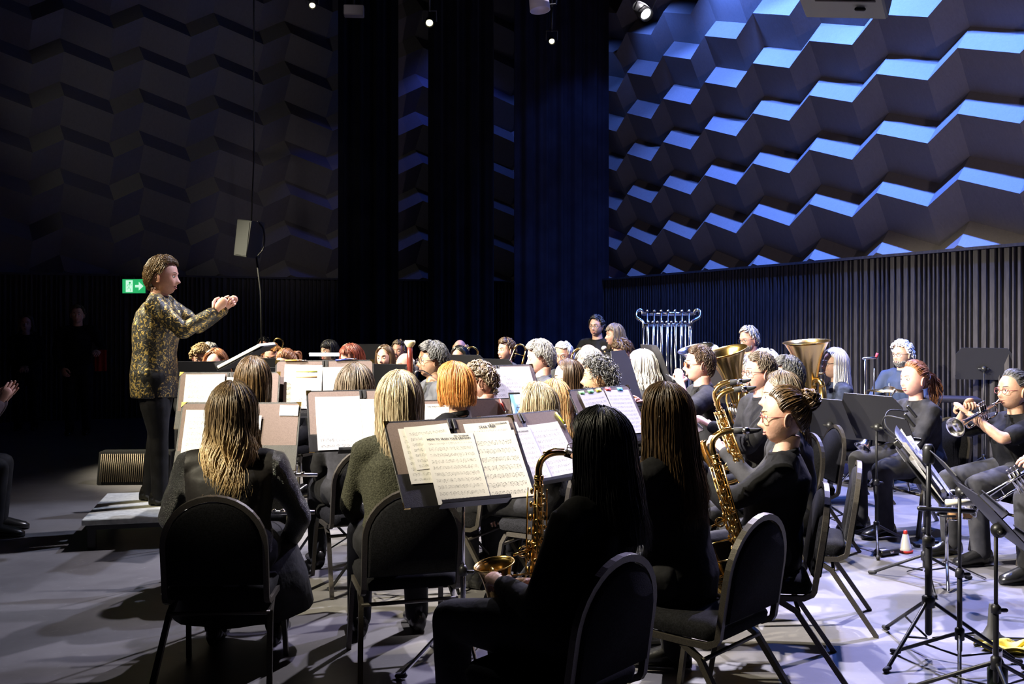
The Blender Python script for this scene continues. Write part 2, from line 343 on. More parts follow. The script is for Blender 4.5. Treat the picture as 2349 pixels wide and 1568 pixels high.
# ================================================================ people
V3 = lambda *a: np.array(a, float)
def unit(v): v = np.asarray(v, float); return v / (np.linalg.norm(v) + 1e-12)
def rotz(a): return np.array(Matrix.Rotation(a, 3, 'Z'))
def G(x, s): return np.exp(-(x / s) ** 2)
HR = V3(.076, .097, .120)                       # head half sizes, origin between the ears, +y is the face
def head_grid(mb, R, c, female, smile, neck_to, fat=1.0, lift=1.0):
    n, m = 56, 46
    az = np.arange(n) * 2 * PI / n; el = np.linspace(-1.45, PI / 2 - 0.02, m)
    AZ, EL = np.meshgrid(az, el)
    X = np.sin(AZ) * np.cos(EL); Y = np.cos(AZ) * np.cos(EL); Z = np.sin(EL)
    x = X * HR[0] * fat; y = Y * HR[1]; z = Z * HR[2]
    fr = np.clip(Y, 0, 1)
    low = np.clip(-z / HR[2], 0, 1)
    x *= 1 - (.30 if female else .20) * low ** 1.5 * (0.4 + 0.6 * fr)         # jaw narrows
    bk = np.clip(-Y, 0, 1); y += bk * low * .05; x *= 1 - .15 * bk * low     # nape
    y = np.where(y > 0, y - .012 * fr ** 3 * G(z, .06) , y)            # flat face
    sx = np.abs(x); f = fr ** 0.7 * (Y > 0)
    y += f * (.024 * G(x, .011) * G(z + .030, .014) + .012 * G(x, .008) * G(z + .008, .022))   # nose
    y += f * (.004 * G(sx - .012, .007) * G(z + .034, .008))
    y -= f * .009 * G(sx - .031, .015) * G(z - .006, .012)                    # sockets
    y += f * (.005 if female else .008) * G(sx - .028, .022) * G(z - .027, .009)   # brow
    y += f * .004 * G(sx - .042, .016) * G(z + .03, .018)
    y += f * (.0075 * G(x, .021) * G(z + .058 - smile * .25 * sx, .0055) + .0085 * G(x, .018) * G(z + .071 - smile * .25 * sx, .0055) - .006 * G(x, .026) * G(z + .0645 - smile * .25 * sx, .0032))
    y += f * (.012 if not female else .008) * G(x, .018) * G(z + .102, .014) + f * .006 * G(z + .09, .02)
    P = np.stack([x, y, z], -1)
    # neck rings below
    P = P @ R.T + c
    mb.grid(P, cv=True, capu=True)
    nb = np.array(c) + R @ V3(0, -.022, -.075); nr = (.049 if female else .057)
    q = np.linspace(0, 1, 7)
    mb.tube([nb + (neck_to - nb) * t for t in q], [nr * (1.02 + .22 * t ** 3) for t in q], 16)
    for s in (-1, 1):                                                       # ears
        ec = c + R @ V3(s * .074 * fat, -.012, -.008); RR = R @ np.array(Euler((0.15, s * .12, s * -.35)).to_matrix())
        mb.ell(ec, (.008, .017, .032), 10, 8, R=RR)
        mb.tube(ec + (np.array([(s * .006, .016 * math.cos(t), .031 * math.sin(t)) for t in np.linspace(-2.2, 2.6, 12)])) @ RR.T, .0048, 6)
def face_bits(mb, R, c, smile, mi_w, mi_d, mi_t, mi_l, closed=False):
    for s in (-1, 1):
        mb.ell(c + R @ V3(s * .031, .070, .005), (.0135, .0125, .0085), 12, 8, mi_w if not closed else 0, R=R)
        if not closed: mb.ell(c + R @ V3(s * .031, .0795, .005), (.0062, .0045, .0062), 10, 6, mi_d, R=R)
        mb.tube((np.array([(s * (.031 + .0145 * math.cos(t)), .076 - abs(t - PI / 2) * .004, .008 + .007 * math.sin(t)) for t in np.linspace(.15, PI - .15, 7)])) @ R.T + c, .003, 5, 0)
    if smile > .6:
        mb.ell(c + R @ V3(0, .0795, -.0615), (.019, .010, .0052), 12, 6, mi_t, R=R)
    mb.tube((np.array([(x, .086 - 14 * x * x, -.058 + smile * .2 * abs(x)) for x in np.linspace(-.022, .022, 7)])) @ R.T + c, [.001, .003, .0042, .004, .0042, .003, .001], 6, mi_l)
    mb.tube((np.array([(x, .0865 - 14 * x * x, -.0705 + smile * .25 * abs(x)) for x in np.linspace(-.02, .02, 7)])) @ R.T + c, [.001, .004, .005, .005, .005, .004, .001], 6, mi_l)
def hand(mb, w, d, n, side, curl=.55, spread=.12, mi=0, k=1.0, thumb=.6, pt=None):
    """w wrist, d along the hand, n out of the palm; side +1 right, -1 left."""
    d = unit(d); n = unit(n - d * np.dot(n, d)); x = np.cross(d, n) * side      # x toward the thumb
    L = .092 * k
    mb.caps([w - d * .02, w + d * .02, w + d * L * .6, w + d * L], [.022 * k, .024 * k, .03 * k, .032 * k], 10, mi)
    v0 = len(mb.v) - 1; q = mb.v[v0]; rel = q - w; mb.v[v0] = q - np.outer(rel @ n, n) * .52 + 0
    for i, (o, ln, r) in enumerate(((.026, .072, .0088), (.009, .082, .0092), (-.009, .076, .0088), (-.025, .058, .0078))):
        b = w + d * (L - .012 - .004 * abs(i - 1)) + x * o * k; a = 0; p = [b]; dirx = unit(d + x * (1 - i) * spread * .5)
        cu = curl if pt is None or i != 0 else pt
        cu = cu * (1 + .08 * i)
        for sgm, fr in enumerate((.45, .32, .25)):
            a += cu * (1.0 if sgm else .9)
            p.append(p[-1] + (dirx * math.cos(a) + n * math.sin(a)) * ln * fr * k)
        mb.caps(p, [r * k, r * .97 * k, r * .88 * k, r * .75 * k], 8, mi)
    t0 = w + d * .022 * k + x * .022 * k; t1 = t0 + unit(x * .8 + d * .8 + n * .4) * .038 * k
    t2 = t1 + unit(d * (1 - thumb * .3) + x * (.5 - thumb * .5) + n * thumb) * .032 * k; t3 = t2 + unit(d * .8 - x * thumb * .5 + n * thumb) * .026 * k
    mb.caps([t0, t1, t2, t3], [.0125 * k, .0115 * k, .0098 * k, .008 * k], 8, mi)
def ik(S, W, l1, l2, pole):
    d = W - S; L = min(np.linalg.norm(d), (l1 + l2) * .995); u = unit(d)
    a = (l1 * l1 - l2 * l2 + L * L) / (2 * L); h = math.sqrt(max(l1 * l1 - a * a, 0)); p = unit(pole - u * np.dot(pole, u))
    return S + u * a + p * h, S + u * L
# ---------------------------------------------------------------- hair (built round a head at c, frame R)
HO = V3(0, -.008, .008)
def scalp(az, el, t, R, c):
    a, e = np.radians(az), np.radians(el)
    P = np.stack([np.sin(a) * np.cos(e) * (HR[0] + t), np.cos(a) * np.cos(e) * (HR[1] + t), np.sin(e) * (HR[2] + t * .8)], -1)
    return (P + HO) @ R.T + c
def hairline(az):
    a = abs((az + 180) % 360 - 180)
    return float(np.interp(a, [0, 40, 62, 78, 95, 115, 140, 180], [50, 46, 36, 8, 18, -14, -34, -40]))
def cap(mb, R, c, t, lim=None, rg=None):
    azs = np.linspace(0, 360, 41)[:-1]; A = []
    for q in np.linspace(0, 1, 12):
        row = [scalp(a, 89 + ((hairline(a) if lim is None else lim(a)) - 89) * q, t * (1 if q < .9 else .45), R, c) for a in azs]
        A.append(row)
    for q in (1.0, .7, .3, 0): A.append([scalp(a, 89 + ((hairline(a) if lim is None else lim(a)) - 89) * q, -.006, R, c) for a in azs])
    mb.grid(A, cv=True, capu=True)
def hair(style, R, c, n=260, L=.42, rad=.0042, seed=1, fall=None, vol=.016, wave=.0, part=0, spread=.06, tuck=None, bangs=False, fwd=0, lk=.05):
    rg = np.random.default_rng(seed); mb = MB(); cv = c
    if style in ('long', 'bob'):
        lim = 64
        cap(mb, R, c, vol * .8)
        # under-sheet so that no scalp shows between locks
        azs = np.linspace(lim + 6, 360 - lim - 6, 34)
        def path(az0, el0, off, ln, jit, k=14):
            pts = []
            s = 1 if az0 <= 180 else -1; a_ = az0 if s > 0 else 360 - az0
            aw = max(a_, lim + 4 + jit * 6)
            for q in np.linspace(0, 1, 6):
                el = el0 + (0 - el0) * q; aa = a_ + (aw - a_) * min(1, q * 1.6)
                pts.append(scalp(s * aa, el, off, R, c))
            p = pts[-1].copy(); out = unit(np.array([p[0] - c[0], p[1] - c[1], 0]))
            bx = R @ V3(0, 1, 0); back = max(0, -np.dot(out, bx))
            ph = (az0 * .06 + jit * 2)
            for q in np.linspace(0, 1, k)[1:]:
                dz = ln * q; w = wave * math.sin(ph + q * ln * 34) * min(1, q * 2.5); w2 = wave * math.cos(ph * 1.7 + q * ln * 29) * min(1, q * 2.5)
                o = spread * (q ** 1.3) * (0.5 + .5 * back) + min(dz, .12) * -.10 * (1 - back)
                side = np.array([-out[1], out[0], 0])
                pts.append(np.array([p[0], p[1], p[2] - dz]) + out * (o + w) + side * w2 + np.array([0, 0, .0]) + bx * fwd * q)
            return np.array(pts)
        A = [path(a, 80, vol * .55, L * .94, .5) for a in azs]; B = [q.copy() for q in A]
        Bn = []
        for q in B:
            o = q - c; o[:, 2] = 0; o /= (np.linalg.norm(o, axis=1, keepdims=True) + 1e-6); z = q - o * .012; z[:6] -= (q[:6] - c) * .05; Bn.append(z)
        A = np.array(A); Bn = np.array(Bn)
        mb.grid(np.concatenate([A, Bn[::-1]]), cu=True)
        for i in range(n):
            az = rg.uniform(0, 360); el = rg.uniform(50, 88) if min(az, 360 - az) < 100 else rg.uniform(5, 86)
            if min(az, 360 - az) < lim and not bangs: el = max(el, 56)
            p = path(az, el, vol * rg.uniform(.5, 1.25), L * rg.uniform(.72, 1.06), rg.random())
            p += (rg.normal(size=3) * .002); k = len(p)
            p[:, 0] += np.cumsum(rg.normal(size=k) * .0008); p[:, 1] += np.cumsum(rg.normal(size=k) * .0008)
            mb.tube(p, rad * np.interp(np.linspace(0, 1, k), [0, .15, .7, 1], [.5, 1, .9, .15]), 4, cap=False)
        if bangs:
            for i in range(50):
                az = rg.uniform(-58, 58); p = np.array([scalp(az * (1 + .1 * q), 70 - 50 * q, vol * (1.1), R, c) for q in np.linspace(0, 1, 7)]); mb.tube(p, [rad * .6, rad, rad, rad, rad, rad * .8, rad * .2], 4, cap=False)
    elif style in ('short', 'bun', 'pony', 'fringe'):
        lim = None
        if style == 'fringe': lim = lambda a: hairline(a) if abs((a + 180) % 360 - 180) > 95 else 5
        if style != 'fringe': cap(mb, R, c, vol * .6)
        for i in range(n):
            az = rg.uniform(0, 360); a_ = abs((az + 180) % 360 - 180); hl = hairline(az)
            if style == 'fringe':
                if a_ < 75: continue
                e0 = rg.uniform(hl + 4, 26)
            else: e0 = math.degrees(math.asin(rg.uniform(math.sin(math.radians(hl + 2)), 1)))
            ln = lk * rg.uniform(.7, 1.2)
            if style in ('bun', 'pony'):
                # combed back toward the bun
                b = unit(V3(0, -.85, .55 if style == 'bun' else .35)); p0 = scalp(az, e0, vol * .3, R, c); pts = [p0]; tgt = c + R @ (b * .115)
                for q in np.linspace(.15, 1, 7):
                    y = p0 + (tgt - p0) * q; o = R.T @ (y - c) - HO; o = o / np.linalg.norm(o / (HR + vol * (.7 + .3 * q))); pts.append(c + R @ (o + HO))
                pts = np.array(pts)
            else:
                pts = []; sgn = 1 if rg.random() < .5 else 1
                for q in np.linspace(0, 1, 6):
                    if a_ < 70 and e0 > 40: az2, el = az + (40 + part) * q, e0 - (10 - 8 * q) * q * 10 * ln / .05 * .3
                    else: az2, el = az + 8 * q, e0 - ln / .11 * 57 * q
                    pts.append(scalp(az2, max(el, hl - 8), vol * (.5 + .7 * math.sin(PI * min(q * .8 + .15, 1))) * rg.uniform(.9, 1.15), R, c))
                pts = np.array(pts)
            pts = pts + np.cumsum(rg.normal(size=pts.shape) * .0012, 0); k = len(pts)
            mb.tube(pts, rad * np.interp(np.linspace(0, 1, k), [0, .2, .75, 1], [.6, 1, .9, .2]), 4, cap=False)
        if style == 'bun':
            b = c + R @ (unit(V3(0, -.85, .55)) * .135)
            mb.ell(b, (.042, .04, .042), 12, 8)
            for i in range(46):
                a = rg.uniform(0, 2 * PI); t = rg.uniform(0, PI); ax = unit(rg.normal(size=3)); u = unit(np.cross(ax, rg.normal(size=3))); w = np.cross(ax, u); r = rg.uniform(.036, .052)
                mb.tube([b + (u * math.cos(q) + w * math.sin(q)) * r + ax * .008 * math.sin(3 * q) for q in np.linspace(a, a + 2.6, 10)], .0045, 4)
        if style == 'pony':
            b0 = c + R @ (unit(V3(0, -.85, .35)) * .12)
            for i in range(90):
                ph = rg.uniform(0, 6.28); r = rg.uniform(0, .055); ln = L * rg.uniform(.6, 1.1)
                pts = [b0 + V3(0, 0, .02 * rg.normal())]
                for q in np.linspace(.1, 1, 10):
                    pts.append(b0 + (R @ V3(math.cos(ph) * r * (q ** .5) + wave * math.sin(ph + q * 11), -.03 - .05 * math.sin(q * 2.2) + math.sin(ph) * r * q ** .5 + wave * math.cos(ph * 2 + q * 11), 0)) + V3(0, 0, .03 * math.sin(q * 3) - ln * q))
                mb.tube(pts, rad * np.interp(np.linspace(0, 1, 11), [0, .2, .8, 1], [.7, 1.3, 1, .2]), 4, cap=False)
    elif style == 'curly':
        cap(mb, R, c, vol * .5)
        for i in range(n):
            az = rg.uniform(0, 360); hl = hairline(az) - 4; e0 = math.degrees(math.asin(rg.uniform(math.sin(math.radians(max(hl, -50))), 1)))
            p0 = scalp(az, e0, vol * .2, R, c); o = unit(p0 - c); d = unit(o * .8 + rg.normal(size=3) * .4 + V3(0, 0, -.35)); ln = L * rg.uniform(.6, 1.1)
            u = unit(np.cross(d, rg.normal(size=3))); w = np.cross(d, u); rr = lk * rg.uniform(.7, 1.2); k = 16; ph = rg.uniform(0, 6.28)
            q = np.linspace(0, 1, k)
            pts = p0 + np.outer(q * ln, d) + np.outer(np.cos(ph + q * 10) * rr, u) + np.outer(np.sin(ph + q * 10) * rr, w) + np.outer(q * q * ln * .35, V3(0, 0, -1))
            mb.tube(pts, rad * np.interp(q, [0, .1, .8, 1], [.8, 1, 1, .3]), 4, cap=False)
    return mb
ARMS = {  # wrists (right, left) relative to (0,0,shoulder z): forward y, down z ; palm normals ; curl
    'lap': ((.12, .30, -.40), (-.12, .32, -.40)), 'clar': ((.04, .30, -.30), (-.03, .26, -.17)),
    'sax': ((.14, .22, -.36), (.02, .26, -.12)), 'trumpet': ((.07, .30, .02), (-.05, .30, -.02)),
    'brass': ((.10, .26, -.16), (-.14, .28, -.24)), 'knees': ((.16, .38, -.42), (-.17, .38, -.42)), 'bone': ((.06, .34, -.02), (-.05, .20, -.02)),
    'side': ((.26, .05, -.5), (-.26, .05, -.5)), 'perc': ((.22, .34, -.26), (-.2, .34, -.26)), 'flute': ((.20, .27, -.42), (-.20, .27, -.42))}
PEOPLE = {}
def ground_of(px, top, s): p = at(px, top, s); return p
def person(key, px, top, s, a, label, who=None, sex='f', hairspec=('short', 'brown', {}), skn='fair', shirt=BLACKCLOTH, pants=PANTS,
           arms='lap', hy=0, hp=0, hr=0, lean=.04, glasses=None, smile=.5, seat=True, zfloor=0.0, knees=(.13, .13), vox=.016, fat=1.0, wr=None, wl=None,
           collar=True, skirt=False, beard=None, feet=(0, 0), kneez=(0, 0), sleeves='long', elbow=None, hcurl=.5, hands=None, seed=None, shoulder=None, seatz=.43, hk=1.0, lx=0, sleevem=None, jacket=False, nobody=False, group=None, sit=0.0, brow=True):
    """px,top: pixel of the crown, s: pixels per metre there; a: degrees turned left of straight away."""
    f = sex == 'f'; crown = at(px, top, s); zt = crown.z - zfloor
    ar = math.radians(a); Rz = rotz(ar); seed = seed or (abs(hash_(key)) % 9999)
    pel = .105 + seatz if seat else .93 * zt / 1.76
    hs = 1.0
    headc_z = zt - .128 * hk
    ly = lean                                             # forward offset of the head from the pelvis
    loc = Vector((crown.x, crown.y, zfloor)) - Vector(Rz @ V3(lx, ly, 0)); loc.z = zfloor
    root = thing('person', loc, ar, label, 'person', group)
    R = np.array((Matrix.Rotation(math.radians(hy), 3, 'Z') @ Matrix.Rotation(math.radians(hp), 3, 'X') @ Matrix.Rotation(math.radians(hr), 3, 'Y'))) * hk
    c = V3(lx, ly + .01, headc_z)
    shz = zt - .128 - .205                               # shoulder line
    sw = (shoulder or (.165 if f else .195)); ny = ly * .8 - .012
    neck = V3(lx * .85, ny, shz + .055)
    wscale = fat
    # torso stations: z, y, rx, ry
    tz = shz - pel
    ST = [(pel - .09, -.015, .150, .115), (pel, -.01, .168, .125), (pel + tz * .3, ly * .25 - .005, .140 if f else .150, .108), (pel + tz * .62, ly * .5, .155 if f else .17, .118), (pel + tz * .85, ly * .72 - .01, .158 if f else .178, .108), (shz + .01, ny, .120, .075), (shz + .05, ny, .062, .058)]
    if not seat: ST[0] = (pel - .10, -.01, .155, .115)
    def torso(mb, inf, top=True, z0=None):
        S = [q for q in ST] if top else ST[:3]
        A = []
        if z0 is not None: A.append([(math.cos(t) * (S[0][2] + inf) * wscale * 1.04, S[0][1] + math.sin(t) * (S[0][3] + inf) * wscale, z0) for t in np.arange(20) * PI / 10])
        for z, y, rx, ry in S: A.append([(lx * max(0, min(1, (z - pel) / (shz + .05 - pel))) * .85 + math.cos(t) * (rx + inf) * wscale, y + math.sin(t) * (ry + inf) * (wscale if z < shz else 1), z) for t in np.arange(20) * PI / 10])
        mb.grid(A, cv=True, capu=True)
    wrel = ARMS[arms]; W = [V3(*wrel[0]), V3(*wrel[1])]
    W = [w + V3(0, ly * .5, shz) for w in W]
    if wr is not None: W[0] = V3(*wr)
    if wl is not None: W[1] = V3(*wl)
    armsJ = []
    for i, sd in ((0, 1), (1, -1)):
        S = V3(sd * sw + lx * .78, ny + .005, shz - .005)
        pole = V3(sd * .55, -.25, -1) if elbow is None else V3(sd * elbow[0], elbow[1], elbow[2])
        E, Wp = ik(S, W[i], .285, .25, pole); armsJ.append((S, E, Wp))
    legs = []
    for i, sd in ((0, 1), (1, -1)):
        if seat:
            Hp = V3(sd * .095, 0, pel - .015); K = V3(sd * knees[i], .43, max(seatz + .06, .47) + kneez[i]); An = V3(sd * (knees[i] + .01), .40 + feet[i], .095)
        else:
            Hp = V3(sd * .092, 0, pel - .02); K = V3(sd * .10, .02 + feet[i] * .5, pel * .53); An = V3(sd * .105, feet[i], .09)
        legs.append((Hp, K, An))
    # --- the body: one continuous surface
    mb = MB(); torso(mb, -.012)
    for S, E, Wp in armsJ:
        mb.caps([V3((S[0] - lx * .78) * .6 + lx * .78, S[1], S[2] + .01), S, (S + E) / 2, E], [.05, .05, .043, .037], 10); mb.caps([E, E + (Wp - E) * .35, Wp], [.037, .037, .026 if f else .029], 10)
    for Hp, K, An in legs: mb.caps([Hp, (Hp + K) / 2, K], [.085, .07, .052], 10); mb.caps([K, K + (An - K) * .35, An], [.05, .052, .036], 10); mb.caps([An - V3(0, .02, .03), An + V3(0, .10, -.05)], [.036, .03], 8)
    mb.caps([neck - V3(0, 0, .06), neck + V3(0, 0, .02)], [.052, .05], 10)
    Vb, Fb = remesh(mb, .02, 3)
    bm_ = MB(); bm_.add(Vb, Fb)
    head_grid(bm_, R, c, f, smile if smile < 1 else 1, neck - V3(0, 0, .03), fat=1 + (fat - 1) * .4)
    face_bits(bm_, R, c, smile, 1, 2, 3, 4)
    for i, (S, E, Wp) in enumerate(armsJ):
        sd = 1 if i == 0 else -1; d = unit(Wp - E); hd, hn, hc = d, V3(-sd * .5, 0.1, -.9), hcurl
        if hands and hands[i]:
            hd, hn, hc = V3(*hands[i][0]), V3(*hands[i][1]), hands[i][2]
        hand(bm_, Wp, hd, hn, sd, hc, k=.92 if f else 1.03)
    body = bm_.build('body', [skin(skn), EYEW, EYED, TEETH, LIP], root)
    # --- clothes
    mb = MB(); torso(mb, .010, z0=(pel - .10 if seat else pel - (.16 if jacket else .12)))
    if jacket: mb.grid([[(math.cos(t) * rx, -.005 + math.sin(t) * ry, z) for t in np.arange(20) * PI / 10] for z, rx, ry in ((pel - .17, .215, .165), (pel, .20, .165), (pel + .15, .185, .15), (pel + .35, .19, .15), (shz - .06, .175, .12), (shz - .02, .15, .085), (shz + .01, .10, .06))], cv=True, capu=True)
    sl = {'long': 1.0, 'three': .55, 'short': -1}[sleeves]
    for S, E, Wp in armsJ:
        k = 1 if f else 1.1
        mb.caps([V3((S[0] - lx * .78) * .55 + lx * .78, S[1], S[2] + .012), S, (S + E) / 2, E], [.066 * k, .066 * k, .058 * k, .052 * k], 12) if sl > 0 else mb.caps([V3((S[0] - lx * .78) * .55 + lx * .78, S[1], S[2] + .012), S, S + (E - S) * .7], [.066 * k, .066 * k, .064 * k], 12)
        if sl > 0: mb.caps([E, E + (Wp - E) * .35 * sl, E + (Wp - E) * (.93 if sl == 1 else sl)], [.052 * k, .051 * k, .041 * k], 12)
    Vb, Fb = remesh(mb, vox, 4)
    rgn = np.random.default_rng(seed); w = np.zeros(len(Vb))
    for q in range(5):
        kx = rgn.normal(size=3) * (14 + 6 * q); w += np.sin(Vb @ kx + rgn.uniform(0, 6)) * .0022
    nrm = Vb - V3(0, ly * .4, 0); nrm = nrm * V3(1, 1, .2); nrm /= (np.linalg.norm(nrm, axis=1, keepdims=True) + 1e-6)
    Vb = Vb + nrm * w[:, None]
    mb = MB(); mb.add(Vb, Fb)
    if collar: mb.tube([neck + V3(math.cos(t) * .064, math.sin(t) * .060 + .002, -.004 - .012 * math.sin(t)) for t in np.linspace(0, 2 * PI, 22)], [.010] * 22, 8, ry=[.016] * 22)
    sh = mb.build('shirt', [shirt, sleevem or shirt], root)
    if sleevem:
        for pl in sh.data.polygons:
            if abs(pl.center.x) > sw * 1.02: pl.material_index = 1
    mb = MB(); torso(mb, .004, False)
    if skirt:
        A = []
        for q, zz in ((0, pel + .02), (.25, pel - .02), (.5, pel - .06), (.8, .36), (1, .20)):
            A.append([(math.cos(t) * (.19 + .13 * q), .10 + .20 * q + math.sin(t) * (.15 + .20 * min(q * 1.2, 1)) + .012 * math.sin(9 * t), zz + (0.05 * q if math.sin(t) > 0 and q < .7 else 0)) for t in np.arange(36) * PI / 18])
        mb2 = MB(); mb2.grid(A, cv=True, capu=True)
    for Hp, K, An in legs:
        mb.caps([Hp, (Hp + K) / 2, K], [.105 * fat, .088 * fat, .070], 12); mb.caps([K, K + (An - K) * .5, An + V3(0, 0, -.02)], [.068, .064, .058], 12)
    Vb, Fb = remesh(mb, vox * 1.15, 4); mb = MB(); mb.add(Vb, Fb)
    if skirt: mb.v += [mb2.v[0]]; mb.f += [tuple(i + mb.n for i in q) for q in mb2.f]; mb.m += [0] * len(mb2.f); mb.n += len(mb2.v[0])
    mb.build('trousers' if not skirt else 'skirt', pants, root)
    for Hp, K, An in legs:
        mb = MB(); z0 = .012
        A = []
        for y, rx, rz in ((-.075, .024, .03), (-.06, .036, .05), (0, .042, .055), (.06, .044, .045), (.12, .048, .034), (.17, .04, .026), (.195, .018, .016)):
            A.append([(An[0] + math.cos(t) * rx, An[1] + y, max(rz + math.sin(t) * rz, .0) + .004) for t in np.arange(14) * PI / 7])
        mb.grid(A, cv=True, capu=True); mb.caps([An + V3(0, -.01, -.05), An + V3(0, -.012, .03)], [.046, .044], 10)
        mb.build('shoe', SHOE, root)
    # --- hair
    st, col, kw = hairspec; hm = HAIR[col]
    if st != 'bald':
        kw = dict(kw); kw.setdefault('seed', seed)
        Rh = R if st not in ('long', 'bob') else np.array(Matrix.Rotation(math.radians(hy), 3, 'Z'))
        hmsh = hair(st, Rh, c, **kw); 
        hb = {-1: MB(), 1: MB()}
        if brow:
            for sd in (-1, 1): (hmsh if st != 'fringe' else hb[sd]).tube((np.array([(sd * (.014 + .034 * q), .088 - .018 * q * q, .026 + .007 * math.sin(q * 2.4)) for q in np.linspace(0, 1, 6)])) @ R.T + c, [.002, .0035, .0035, .003, .0025, .001], 5)
        hmsh.build('hair', hm, root)
        for q in hb.values():
            if q.n: q.build('eyebrow', hm, root)
    if beard:
        mb = MB(); rg = np.random.default_rng(seed)
        for i in range(260):
            az = rg.uniform(-70, 70); el = rg.uniform(-62, -30) if abs(az) > 24 or rg.random() < .6 else rg.uniform(-62, -38)
            if beard == 'goatee' and abs(az) > 26: continue
            p = scalp(az, el, .002, R, c); p = p + R @ V3(0, .012 * math.cos(math.radians(az)), 0); o = unit(p - c)
            mb.tube([p - o * .006, p + o * .005 + V3(0, 0, -.006), p + o * .006 + V3(0, 0, -.016)], [.003, .003, .001], 4)
        mb.build('beard', HAIR['grey' if beard != 'dark' else 'black'], root)
    if glasses:
        mb = MB(); lens = MB()
        for sd in (-1, 1):
            q = np.array([(sd * (.033 + .024 * math.cos(t)), .094 - .004 * abs(math.cos(t)), .002 + .018 * math.sin(t)) for t in np.linspace(0, 2 * PI, 19)])
            mb.tube(q @ R.T + c, .0017, 5)
            mb.tube(np.array([(sd * .057, .09, .008), (sd * .074, .04, .008), (sd * .079, -.015, .006), (sd * .078, -.03, -.01)]) @ R.T + c, .0017, 5)
            lens.grid(np.array([[(sd * (.033 + r_ * math.cos(t)), .0935, .002 + r_ * .75 * math.sin(t)) for t in np.arange(16) * PI / 8] for r_ in (.001, .023)]) @ R.T + c, cv=True)
        mb.tube(np.array([(-.01, .096, .006), (0, .099, .008), (.01, .096, .006)]) @ R.T + c, .0017, 5)
        g = mb.build('glasses', GLASSF if glasses != 'pink' else mat('rose spectacle frame', (.25, .07, .06), .3), root)
        if glasses == 'red': lens.build('lens', mat('red mirror lens', (.8, .12, .04), .15, .3), g)
    PEOPLE[key] = dict(root=root, who=who, R=Rz, loc=loc, c=c, Rh=R, shz=shz, a=a, W=[j[2] for j in armsJ])
    return PEOPLE[key]
def hash_(s):
    h = 7
    for ch in s: h = (h * 31 + ord(ch)) % 1000003
    return h
def pw(key, v):                                  # a point in a person's own frame -> world
    P = PEOPLE[key]; return Vector(P['R'] @ np.array(v, float)) + P['loc']
HAIR = {'brown': hairmat('brown', (.035, .018, .009), (.09, .05, .024)), 'black': hairmat('black', (.006, .006, .007), (.015, .014, .015)), 'blonde': hairmat('blonde', (.36, .24, .11), (.58, .44, .25)),
        'ash': hairmat('ash blonde', (.26, .2, .12), (.52, .44, .30)), 'white': hairmat('white', (.62, .6, .58), (.74, .72, .70)), 'grey': hairmat('grey', (.20, .19, .18), (.36, .345, .33)),
        'orange': hairmat('copper', (.42, .16, .04), (.62, .30, .09)), 'red': hairmat('dark red', (.10, .018, .010), (.22, .05, .025)), 'auburn': hairmat('auburn', (.16, .06, .025), (.28, .12, .05)),
        'bronze': hairmat('golden brown', (.05, .028, .010), (.13, .075, .028)), 'strawberry': hairmat('strawberry blonde', (.45, .25, .11), (.62, .42, .22)),
        'mousy': hairmat('mousy brown', (.09, .065, .042), (.19, .145, .10)), 'salt': hairmat('salt and pepper', (.045, .044, .044), (.12, .118, .115))}
# wavy hair with grown-out brown roots and blonde lengths
m, nt, b = nodes('hair highlighted', .36)
tc = nt.nodes.new('ShaderNodeTexCoord'); mp = nt.nodes.new('ShaderNodeMapping'); mp.inputs['Scale'].default_value = (90, 90, 3); nt.links.new(tc.outputs['Object'], mp.inputs[0])
nz = nt.nodes.new('ShaderNodeTexNoise'); nz.inputs['Scale'].default_value = 1; nz.inputs['Detail'].default_value = 4; nt.links.new(mp.outputs[0], nz.inputs['Vector'])
sp_ = nt.nodes.new('ShaderNodeSeparateXYZ'); nt.links.new(tc.outputs['Object'], sp_.inputs[0])
mr = nt.nodes.new('ShaderNodeMapRange'); mr.inputs['From Min'].default_value = 1.07; mr.inputs['From Max'].default_value = .93; nt.links.new(sp_.outputs[2], mr.inputs[0])
st1 = nt.nodes.new('ShaderNodeValToRGB'); nt.links.new(nz.outputs[0], st1.inputs[0]); st1.color_ramp.elements[0].position = .35; st1.color_ramp.elements[1].position = .65
ra = MIX(nt, st1.outputs[0], (.05, .032, .018), (.17, .115, .06)); rb = MIX(nt, st1.outputs[0], (.28, .19, .09), (.62, .46, .25))
nt.links.new(MIX(nt, mr.outputs[0], ra, rb), b.inputs['Base Color']); HAIR['highlight'] = m
